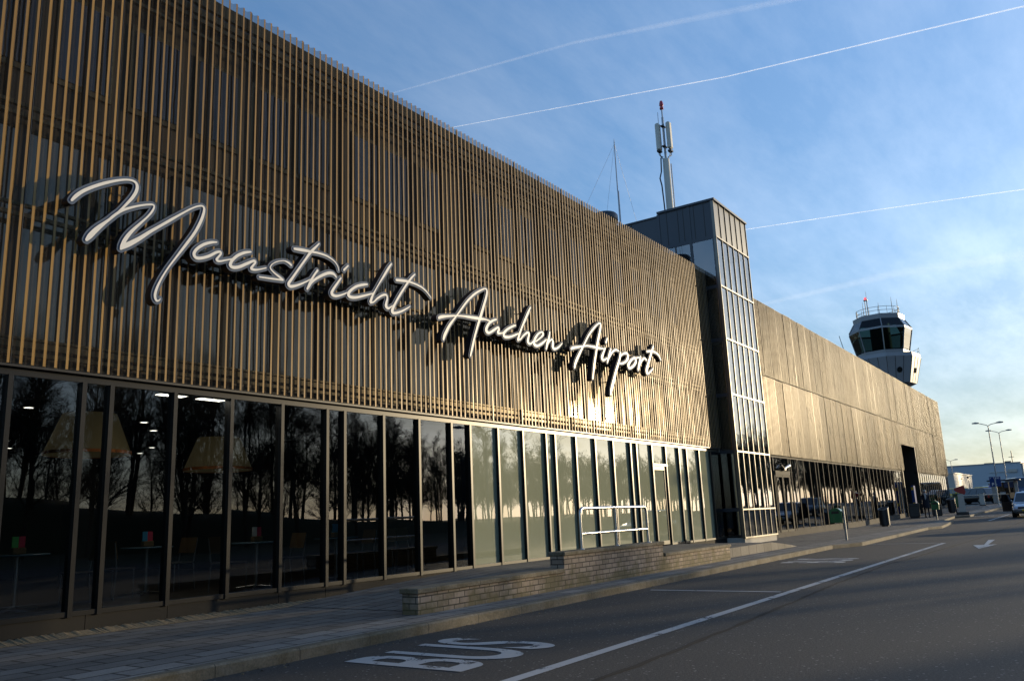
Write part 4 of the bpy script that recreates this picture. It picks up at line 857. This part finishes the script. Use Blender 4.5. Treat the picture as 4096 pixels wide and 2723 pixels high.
MB().bevbox(-.7, .7, -1.3, 1.3, 1.95, 2.07, .03, M['slate']).build('roof', sh)
MB().box(.3, .34, -.76, .76, .4, 1.85, M['carglass']).build('glass_panel', sh)

# ------------------------------------------------------------------ cars
def car(name, label, loc, heading, L, W, H, pm_, style='hatch', group=None):
    t = thing(name, label, 'van' if style == 'van' else 'car', (*loc, gz(loc[0])), R(heading), group)
    hw = W/2; zb = .2; belt = H*.60 if style != 'van' else H*.55
    if style == 'van': st = [(-L/2, .32, belt-.02, .93), (-L/2+.12, .22, belt, .98), (L/2-1.1, .2, belt, 1.), (L/2-.5, .2, belt-.1, .98), (L/2-.12, .24, belt-.38, .93), (L/2, .34, belt-.52, .84)]
    else: st = [(-L/2, .36, belt-.10, .84), (-L/2+.10, .25, belt-.02, .93), (-L/2+.6, zb, belt, .99), (0, zb, belt-.01, 1.), (L/2-1.25, zb, belt-.03, .99), (L/2-.7, zb, belt-.13, .96), (L/2-.18, .24, belt-.24, .88), (L/2, .34, belt-.36, .78)]
    v = []; f = []
    for x, z0, z1, k in st:
        h = hw*k; zm = (z0+z1)/2
        half = [(0, z0), (h*.86, z0), (h*.97, z0+.10), (h, zm), (h*.98, z1-.10), (h*.90, z1-.015), (0, z1+.02)]
        v += [(x, y, z) for y, z in half] + [(x, -y, z) for y, z in half[-2:0:-1]]
    n = 12
    for i in range(len(st)-1):
        for k in range(n): f.append((i*n+k, i*n+(k+1) % n, (i+1)*n+(k+1) % n, (i+1)*n+k))
    f += [tuple(range(n)), tuple(range(len(v)-1, len(v)-n-1, -1))]
    mb = MB(); mb.add(v, f, pm_, True)
    gx = {'hatch': (-L/2+.10, -L/2+.55, L/2-2.05, L/2-1.2), 'estate': (-L/2+.12, -L/2+.5, L/2-2.2, L/2-1.3), 'van': (-L/2+.05, -L/2+.16, L/2-1.35, L/2-.75)}[style]
    b0, r0, r1, b1 = gx; hb, hr = hw*.90, hw*(.72 if style != 'van' else .82)
    base = [(b0, -hb, belt-.03), (b1, -hb, belt-.06), (b1, hb, belt-.06), (b0, hb, belt-.03)]; top = [(r0, -hr, H-.06), (r1, -hr, H-.04), (r1, hr, H-.04), (r0, hr, H-.06)]
    crown = [(r0+.12, -hr*.8, H), (r1-.15, -hr*.8, H), (r1-.15, hr*.8, H), (r0+.12, hr*.8, H)]
    mb.add(base+top+crown, [(0, 1, 5, 4), (1, 2, 6, 5), (2, 3, 7, 6), (3, 0, 4, 7), (4, 5, 9, 8), (5, 6, 10, 9), (6, 7, 11, 10), (7, 4, 8, 11), (8, 9, 10, 11)], pm_)
    body = mb.build('body', t, fix=True)
    def pane(nm, a, b_, c, d, u0=0, u1=1, m_=.07):
        a, b_, c, d = map(Vector, (a, b_, c, d)); p = lambda s, q: (a.lerp(b_, s)).lerp(d.lerp(c, s), q)
        w_ = [p(u0+(u1-u0)*m_*.6, .12), p(u1-(u1-u0)*m_*.6, .12), p(u1-(u1-u0)*m_*.6, .93), p(u0+(u1-u0)*m_*.6, .93)]
        nrm = (w_[1]-w_[0]).cross(w_[3]-w_[0]).normalized()
        MB().add([q+nrm*.008 for q in w_], [(0, 1, 2, 3)], M['carglass']).build(nm, t)
    pane('windscreen', base[1], base[2], top[2], top[1]); pane('rear_window', base[3], base[0], top[0], top[3])
    for a, c in (((0, .36), (.36, .66), (.66, 1.)) if style != 'hatch' else ((0, .24), (.24, .58), (.58, 1.))):
        pane('side_window', base[0], base[1], top[1], top[0], a, c); pane('side_window', base[2], base[3], top[3], top[2], 1-c, 1-a)
    for sx_ in (L/2-.85, -L/2+.8):
        for s in (-1, 1):
            wr = .31 if style != 'van' else .34; y = s*(hw-.10)
            wh_ = MB(); wh_.tube([(sx_, y-.11, wr), (sx_, y+.11, wr)], wr, M['rubber'], 18); o = wh_.build('wheel', t)
            MB().tube([(sx_, y+s*.105, wr), (sx_, y+s*.118, wr)], wr*.62, M['galv'], 14).build('rim', o)
    for s in (-1, 1):
        mb = MB(); x = L/2-.11; z = belt-.40; q = [(L/2-.015, s*hw*.48, z-.09), (L/2-.09, s*hw*.83, z-.06), (L/2-.16, s*hw*.86, z+.08), (L/2-.08, s*hw*.5, z+.08)]
        mb.add([(a+.03, b_, c) for a, b_, c in q]+[(a-.1, b_, c) for a, b_, c in q], [(0, 1, 2, 3), (0, 1, 5, 4), (1, 2, 6, 5), (2, 3, 7, 6), (3, 0, 4, 7)], M['headlight']); mb.build('headlight', t, fix=True)
        MB().bevbox(-L/2-.012, -L/2+.12, min(s*hw*.66, s*hw*.86), max(s*hw*.66, s*hw*.86), belt-.36, belt-.10, .01, M['taillight']).build('tail_light', t)
        MB().bevbox(b1-.35, b1-.2, min(s*hw*.96, s*(hw+.14)), max(s*hw*.96, s*(hw+.14)), belt+.0, belt+.13, .02, pm_).build('wing_mirror', t)
    MB().box(L/2+.002, L/2+.02, -.26, .26, .36, .47, M['plate']).build('number_plate', t); MB().box(-L/2-.02, -L/2-.002, -.26, .26, .5, .61, M['plate']).build('number_plate', t)
    mb = MB(); mb.box(L/2-.03, L/2+.012, -hw*.55, hw*.55, .50, .60, M['black']); mb.box(L/2-.05, L/2+.008, -hw*.66, hw*.66, .22, .32, M['black']); mb.build('grille', t)
    return t
sv = car('parked_car', 'silver hatchback facing the camera at the photo edge with one door open', (59.3, 3.55), 180, 3.75, 1.66, 1.47, M['silver'])
mb = MB(); mb.prism([(0, .34), (.95, .34), (1.0, .86), (.9, 1.36), (.28, 1.36), (0, .9)], 'y', -.03, .03, M['cardark'])  # door of the silver car, its shade painted in with the dark colour
dr_ = mb.build('open_door', sv, 'front passenger door standing open', fix=True); dr_.location = (.62, -.84, 0); dr_.rotation_euler = (0, 0, R(-146))
MB().prism([(.16, .92), (.88, .92), (.82, 1.29), (.33, 1.29)], 'y', -.036, .036, M['carglass']).build('door_window', dr_, fix=True)
car('parked_car', 'dark estate car parked slantwise between the ticket pillar and the white cabinet', (92, 9.9), 52, 4.7, 1.8, 1.47, M['cardark'], 'estate')
car('parked_van', 'dark blue van with side windows behind the silver hatchback', (99, 6.2), 200, 5.0, 2.0, 2.25, M['carblue'], 'van')
car('taxi_car', 'yellow estate car in front of the white shed, left of the dark estate', (101, 12.0), 215, 4.6, 1.8, 1.5, M['yellow'], 'estate')
car('taxi_car', 'yellow estate car half hidden right behind the dark estate', (100.5, 9.0), 230, 4.6, 1.8, 1.5, M['yellow'], 'estate')
car('parked_car', 'pale car far back between the yellow estates and the taxi sign', (112, 9.4), 240, 4.3, 1.75, 1.48, M['carwhite'])
car('parked_car', 'silver car parked across the road, mirrored in the frosted panes by the door', (46, -.6), 185, 4.2, 1.74, 1.46, M['silver'])
car('parked_car', 'blue estate car out on the road, mirrored in the wing glazing', (76, .6), 182, 4.6, 1.8, 1.55, M['carblue'], 'estate')

# ------------------------------------------------------------------ people
def skin_mesh(name, chains, m, sub=1):
    """chains: lists of (x, y, z, r); the first point of a later chain may reuse an earlier point by index"""
    bm = bmesh.new(); ly = bm.verts.layers.skin.verify(); vs = []
    for c in chains:
        prev = None
        for p in c:
            if isinstance(p, int): vv = vs[p]
            else:
                vv = bm.verts.new(p[:3]); vv[ly].radius = (p[3], p[4] if len(p) > 4 else p[3]); vs.append(vv)
            if prev is not None: bm.edges.new((prev, vv))
            prev = vv
    vs[0][ly].use_root = True
    me = bpy.data.meshes.new(name); bm.to_mesh(me); bm.free()
    o = bpy.data.objects.new(name, me); col.objects.link(o)
    o.modifiers.new('skin', 'SKIN'); s = o.modifiers.new('sub', 'SUBSURF'); s.levels = sub; s.render_levels = sub
    bpy.context.view_layer.update()
    out_ = bpy.data.meshes.new_from_object(o.evaluated_get(bpy.context.evaluated_depsgraph_get())); bpy.data.objects.remove(o); out_.name = name
    out_.materials.clear(); out_.materials.append(m)
    for p in out_.polygons: p.use_smooth = True
    return out_
def hand(wrist, d):
    """five short finger chains that leave the palm"""
    ch = []; x, y, z = wrist
    for k, (dy, l) in enumerate(((-.03, .06), (-.012, .075), (.007, .08), (.025, .07))):
        ch.append([(x+d*.01, y+dy, z-.07, .010), (x+d*.015, y+dy*1.1, z-.07-l*.55, .009), (x+d*.03, y+dy, z-.07-l, .007)])
    ch.append([(x+d*.02, y-.03, z-.03, .011), (x+d*.05, y-.05, z-.07, .009), (x+d*.055, y-.045, z-.10, .007)])
    return ch
def person(label, loc, heading, coatm, legm, hairm, h=1.72, stride=.24, long_coat=True, scarf=None, legs=True):
    t = thing('person', label, 'person', (*loc, gz(loc[0])+.112), R(heading)); k = h/1.72
    S = lambda c: [p if isinstance(p, int) else (p[0]*k, p[1]*k, p[2]*k, *[q*k for q in p[3:]]) for p in c]
    sd_ = stride
    body = [[(0, 0, .95, .13, .15), (0, 0, 1.15, .115, .14), (.0, 0, 1.34, .13, .17), (.01, 0, 1.46, .06), (.03, 0, 1.53, .05), (.035, 0, 1.60, .082, .075), (.03, 0, 1.68, .075)],
            [0, (.02, .09, .88, .085), (sd_*.45, .09, .50, .058), (sd_*.85, .09, .09, .038), (sd_*.85+.15, .09, .035, .035)],
            [0, (-.02, -.09, .88, .085), (-sd_*.25, -.09, .50, .058), (-sd_*1.0, -.09, .12, .038), (-sd_*1.0+.13, -.09, .04, .035)],
            [2, (0, .19, 1.38, .055), (-.05, .24, 1.12, .043), (.02, .25, .90, .032), (.04, .25, .84, .038, .022)],
            [2, (0, -.19, 1.38, .055), (.04, -.24, 1.12, .043), (.14, -.25, .93, .032), (.16, -.25, .87, .038, .022)]]
    hands = [S(c) for c in hand((.04, .25, .86), 1) + hand((.16, -.25, .89), 1)]
    me = skin_mesh('person_body', [S(c) for c in body] + hands, M['skin'], 1)
    for m_ in (coatm, legm): me.materials.append(m_)
    for p in me.polygons:
        c = p.center; p.material_index = 2 if c.z < .90*k and abs(c.y) < .17*k else (1 if (c.z < 1.47*k and not (abs(c.y) > .2*k and c.z < .92*k)) else 0)
    b_ = link('body', me, t)
    mb = MB()
    mb.lathe((.035*k, 0, 0), [(.02, 1.595*k), (.088*k, 1.60*k), (.098*k, 1.65*k), (.088*k, 1.70*k), (.05*k, 1.745*k), (0, 1.755*k)], hairm, 14); mb.lathe((-.02*k, 0, 0), [(0, 1.50*k), (.07*k, 1.52*k), (.085*k, 1.60*k), (.05*k, 1.68*k)], hairm, 12); mb.build('hair', t)
    for s in (-1, 1): MB().lathe((.112*k, s*.03*k, 1.615*k), [(0, -.008), (.009, 0), (0, .008)], M['black'], 8).build('eye', t)
    mb = MB(); mb.add([(.112*k, -.014, 1.575*k), (.112*k, .014, 1.575*k), (.14*k, 0, 1.578*k), (.118*k, 0, 1.62*k)], [(0, 1, 2), (0, 2, 3), (1, 3, 2)], M['skin']); mb.build('nose', t)
    MB().box(.108*k, .117*k, -.025, .025, 1.543*k, 1.551*k, M['red']).build('mouth', t)
    for s in (-1, 1): MB().lathe((.03*k, s*.088*k, 1.60*k), [(0, -.03), (.016, -.01), (.018, .015), (0, .03)], M['skin'], 8).build('ear', t)
    if long_coat:
        v = []; n = 16; prof = [(.135, .17, 1.43), (.15, .20, 1.30), (.14, .18, 1.10), (.165, .20, .92), (.19, .21, .75), (.20, .215, .60)]
        for a_, c_, z in prof:
            for q in range(n): a = 2*math.pi*q/n; v.append(((a_*math.cos(a))*k, c_*math.sin(a)*k, z*k))
        MB().add(v, [(i*n+q, i*n+(q+1) % n, (i+1)*n+(q+1) % n, (i+1)*n+q) for i in range(len(prof)-1) for q in range(n)], coatm, True).build('coat', t)
    for y, x in ((.09, sd_*.85), (-.09, -sd_)): MB().bevbox((x-.08)*k, (x+.19)*k, (y-.045)*k, (y+.045)*k, 0, .075, .015, M['shoe']).build('shoe', t)
    if scarf:
        mb = MB(); mb.lathe((.015*k, 0, 0), [(.06, 1.42*k), (.11*k, 1.43*k), (.12*k, 1.48*k), (.10*k, 1.53*k), (.06, 1.54*k)], scarf, 14); mb.prism([(-.07*k, 1.46*k), (.07*k, 1.46*k), (.05*k, 1.22*k), (-.02*k, 1.10*k)], 'x', .145*k, .175*k, scarf); mb.build('scarf', t)
    return t
pw = person('person in a long dark coat and pale scarf walking past the tall entrance', (60, 9.25), 195, M['coat'], M['trouser'], M['hair'], 1.72, .22, True, M['scarf'])
person('person in a yellow and black safety vest standing by the blue van', (90, 7.35), 185, M['vest'], M['trouser'], M['bark'], 1.78, .06, False)
person('person in a lilac shirt among the yellow taxis behind the dark estate', (98.3, 9.0), 120, M['lilac'], M['trouser'], M['hair'], 1.75, .05, False)

# ------------------------------------------------------------------ furniture seen through the clear panes
def cafe_table(x, y, label, cards):
    t = thing('cafe_table', label, 'table', (x, y, .36), 0, 'cafe tables behind the clear glazing')
    MB().lathe((0, 0, .72), [(0, 0), (.40, 0), (.41, .012), (.40, .026), (0, .026)], M['tabletop'], 24).build('table_top', t)
    MB().tube([(0, 0, .03), (0, 0, .72)], .032, M['steel'], 10).build('pedestal', t)
    mb = MB()
    for a in range(4): mb.tube([(0, 0, .05), (.30*math.cos(R(45+90*a)), .30*math.sin(R(45+90*a)), .018)], .016, M['steel'], 6)
    mb.build('foot', t)
    h = thing('card_holder', 'small wooden card holder standing on the ' + label.split(' with ')[0].replace('round cafe ', ''), 'holder', (x, y, .36+.747), 0, 'card holders on the cafe tables')
    MB().bevbox(-.09, .09, -.05, .05, 0, .09, .01, M['card_wood']).build('box', h)
    for i, c in enumerate(cards): MB().box(-.09+i*.09, -.005+i*.09, -.01, .01, .09, .24, M[c]).build('card', h)
    return t
def cafe_chair(x, y, rz, label):
    t = thing('cafe_chair', label, 'chair', (x, y, .36), R(rz), 'dark cafe chairs behind the clear glazing')
    MB().bevbox(-.21, .21, -.21, .21, .43, .46, .012, M['dark']).build('seat', t)
    mb = MB(); mb.add([(-.20, -.2, .60), (.20, -.2, .60), (.20, -.26, .86), (-.20, -.26, .86), (-.20, -.18, .60), (.20, -.18, .60), (.20, -.24, .86), (-.20, -.24, .86)], [(0, 1, 2, 3), (7, 6, 5, 4), (0, 4, 5, 1), (3, 2, 6, 7), (0, 3, 7, 4), (1, 5, 6, 2)], M['card_wood']); mb.build('backrest', t)
    for sx_ in (-.19, .19):
        MB().tube([(sx_, .19, 0), (sx_, .19, .44)], .012, M['galv'], 6).build('leg', t); MB().tube([(sx_, -.23, 0), (sx_, -.19, .44), (sx_, -.25, .84)], .012, M['galv'], 6).build('leg', t)
    return t
for x, y, l, c in ((5.78, 12.42, 'leftmost round cafe table with green and red cards', ('card_green', 'card_red')), (7.99, 12.86, 'second round cafe table with blue and red cards', ('card_blue', 'card_red')), (9.25, 11.7, 'third round cafe table with a white card near the pane', ('paper', 'card_red')), (10.95, 11.6, 'rightmost round cafe table with blue cards', ('card_blue', 'card_blue'))):
    cafe_table(x, y, l, c)
for x, y, r_, l in ((6.55, 12.2, 80, 'dark cafe chair right of the leftmost cafe table'), (5.0, 12.7, -80, 'dark cafe chair left of the leftmost cafe table'), (7.25, 12.5, -70, 'dark cafe chair left of the second cafe table'), (8.7, 13.1, 95, 'dark cafe chair right of the second cafe table'), (8.6, 11.55, -85, 'dark cafe chair left of the third cafe table'), (9.95, 11.75, 85, 'dark cafe chair right of the third cafe table'), (11.65, 11.7, 80, 'dark cafe chair right of the rightmost cafe table'), (12.5, 11.6, 170, 'dark cafe chair before the last clear pane, left one'), (13.1, 11.7, 185, 'dark cafe chair before the last clear pane, right one')):
    cafe_chair(x, y, r_, l)
def shade(x, y, z, r, h, label):
    t = thing('pendant_lamp', label, 'lamp', (x, y, z), 0, 'large cream pendant shades in the cafe')
    MB().lathe((0, 0, 0), [(r, 0), (r*.62, h)], M['cream'], 28).build('lamp_shade', t); MB().lathe((0, 0, 0), [(r*1.004, -.01), (r*1.006, .04)], M['orange_rim'], 28).build('rim', t)
    MB().tube([(0, 0, h), (0, 0, max(3.4-z, h+.02))], .012, M['black'], 5).build('cord', t)
shade(7.25, 13.5, 2.62, .66, .66, 'large cream pendant lampshade, left one, across the dark mullions'); shade(9.75, 13.5, 2.42, .62, .60, 'large cream pendant lampshade, right one')
for x, y in ((5.4, 11.2), (6.5, 14.0), (8.94, 14.7), (9.83, 15.8), (7.4, 18.5), (8.4, 19.0), (10.6, 18.8), (11.8, 19.0), (9.2, 20.6), (12.4, 20.5)):
    t = thing('downlight', 'small lit round downlight in the dark cafe ceiling', 'light', (x, y, 3.385), 0, 'lit downlights in the cafe ceiling')
    MB().lathe((0, 0, 0), [(0, 0), (.075, 0), (.075, .015)], M['downlight'], 14).build('lens', t); MB().lathe((0, 0, 0), [(.075, -.006), (.095, -.004), (.095, .015)], M['steel'], 14).build('rim', t)
for x in (7.45, 8.15):
    t = thing('ceiling_panel_light', 'square ceiling light panel close behind the clear pane', 'light', (x, 11.4, 3.38), 0, 'square panel lights in the cafe ceiling'); MB().box(-.22, .22, -.22, .22, 0, .02, M['downlight']).build('diffuser', t); MB().box(-.24, .24, -.24, .24, .005, .021, M['steel']).build('frame', t)

# ------------------------------------------------------------------ trees across the road (seen mirrored in the glass; they cast the long shadows)
def bank(name):
    b = MB(); xs = [i*4.0 for i in range(-12, 26)]
    prof = [(-33, 0), (-35.5, .75), (-38, 1.0), (-44, .9), (-49, 0)]; v = []
    for x in xs:
        h = 3.6 if x < 30 else max(0, 3.6-(x-30)*.062); h *= 1+.06*math.sin(x*.31)
        v += [(x, y, -.05+gz(x)+h*k) for y, k in prof]
    n = len(prof); b.add(v, [(i*n+j, (i+1)*n+j, (i+1)*n+j+1, i*n+j+1) for i in range(len(xs)-1) for j in range(n-1)], M['grass'], True); return struct(b.build(name))
bank('grass_bank')
def tree_meshes(seed, h):
    """tall forest tree: a straight stem to the top, many steep limbs ending in fine twigs"""
    rnd = random.Random(seed); tr = MB(); cr = MB()
    def limb(p, d, l, r, lv):
        n = (7, 4, 3, 2, 2)[lv]; pts = [p]; rs = [r]; q = p; w_ = (.05, .12, .16, .2, .2)[lv]
        for i in range(n):
            d = (d + Vector((rnd.gauss(0, w_), rnd.gauss(0, w_), rnd.gauss(.05 if lv else .1, .06)))).normalized(); q = q + d*(l/n); pts.append(q); rs.append(max(r*(1-(.8 if lv == 0 else .6)*(i+1)/n), .007))
        (tr if lv == 0 else cr).tube(pts, rs, M['bark'], (7, 5, 4, 3, 3)[lv], False)
        if lv >= 4: return
        m_ = (24, 7, 5, 4)[lv]
        for i in range(m_):
            t = rnd.uniform(.22, 1.0) if lv == 0 else rnd.uniform(.15, 1.0); k = min(int(t*n), n-1); b_ = pts[k].lerp(pts[k+1], t*n-k)
            ax = Vector((rnd.gauss(0, 1), rnd.gauss(0, 1), rnd.gauss(0, .4))); ax = (ax - d*ax.dot(d)).normalized(); ang = R(rnd.uniform(28, 52) if lv else rnd.uniform(28, 60))
            ll = h*rnd.uniform(.16, .30)*(1.15-.6*t) if lv == 0 else l*rnd.uniform(.40, .62)
            limb(b_, (d*math.cos(ang)+ax*math.sin(ang)+Vector((0, 0, .15))).normalized(), ll, max(rs[k]*rnd.uniform(.35, .5), .008), lv+1)
    limb(Vector((0, 0, -.2)), Vector((rnd.gauss(0, .03), rnd.gauss(0, .03), 1)).normalized(), h*.97, h*.0135, 0)
    return tr.mesh('trunk'), cr.mesh('crown')
KIND = [tree_meshes(s, 12.0) for s in (1, 5, 9, 14)]
random.seed(77); ti = 0
def tree(x, y, hh):
    global ti
    z = gz(x)-.05
    if -48 < y < -33 and x < 88:
        z += (3.6 if x < 30 else max(0, 3.6-(x-30)*.062))*.85
    t = thing('bare_tree', 'leafless winter tree in the row across the road, mirrored in the windows', 'tree', (x, y, z), random.uniform(0, 6.28), 'bare trees across the road')
    tm, cm = KIND[(ti*7+ti//5) % 4]; ti += 1; link('trunk', tm, t); link('crown', cm, t); s = hh/12.; t.scale = (s*random.uniform(.9, 1.15), s*random.uniform(.9, 1.15), s)
x = -6
while x < 152:
    h = 12.5 if x < 40 else (12.5-(x-40)*.12 if x < 80 else 7.6)
    tree(x+random.uniform(-1, 1), -39+random.uniform(-3, 3), h*random.uniform(.82, 1.12)); x += 1.9 if x < 75 else 2.4
x = 64
while x < 165: tree(x+random.uniform(-.6, .6), -48+random.uniform(-2, 2), (13 if x < 60 else max(9.2, 13-(x-60)*.14))*random.uniform(.88, 1.08)); x += 1.35
x = 4
while x < 50: tree(x+random.uniform(-1, 1), -33+random.uniform(-2, 2), 12.5*random.uniform(.85, 1.1)); x += 3.6
x = 168
while x < 330: tree(x+random.uniform(-1, 1), -42+random.uniform(-8, 8), random.uniform(14, 19)*(1 if x > 190 else .8)); x += 2.0
x = -4
while x < 56: tree(x+random.uniform(-1, 1), -27+random.uniform(-2, 2), 12.5*random.uniform(.85, 1.1)*(1 if x < 44 else .8)); x += 5.2
for x in (64, 68.5, 71, 74.5): tree(x, -27+random.uniform(-1.5, 1.5), random.uniform(9.5, 10.8))
x = 0
while x < 178: tree(x+random.uniform(-1, 1), -55+random.uniform(-4, 4), (12.5 if x < 55 else 8.9)*random.uniform(.82, 1.12)); x += 2.3
# ------------------------------------------------------------------ contrails, real tubes of vapour high up
def contrail(pts, r, dens, label):
    m_ = vapour('vapour', dens, max(r[0], r[-1])*.9); P = [Vector(p) for p in pts]; q = []; rr_ = []
    ext = [P[0]-(P[1]-P[0])*.5] + P + [P[-1]+(P[-1]-P[-2])*1.2]; rs = [r[0]]+list(r)+[r[-1]]
    for i in range(len(ext)-1):
        for j in range(10): t = j/10; q.append(ext[i].lerp(ext[i+1], t)); rr_.append(rs[i]+(rs[i+1]-rs[i])*t)
    o = MB().tube(q, rr_, m_, 14, False).build('contrail'); tag(o, label, 'contrail', 'contrails crossing the sky')
contrail([(3940, 2998, 2500), (4440, 1436, 2500), (4750, -69, 2500)], (2.4, 4.0, 5.5), .32, 'bright long contrail running from the facade top to the upper right corner')
contrail([(3341, 3095, 2500), (3565, 1948, 2500), (3794, 1258, 2500)], (6, 10, 20), .06, 'pale widening contrail above the bright long one')
contrail([(7206, 2246, 2500), (7474, 1223, 2500), (7805, 123, 2500)], (3.6, 4.2, 5), .42, 'thin white contrail meeting the lift tower roof')
contrail([(10110, 3000, 2500), (9808, 1440, 2500), (10032, 263, 2500)], (30, 60, 80), .05, 'very faint spread contrail just above the control tower')
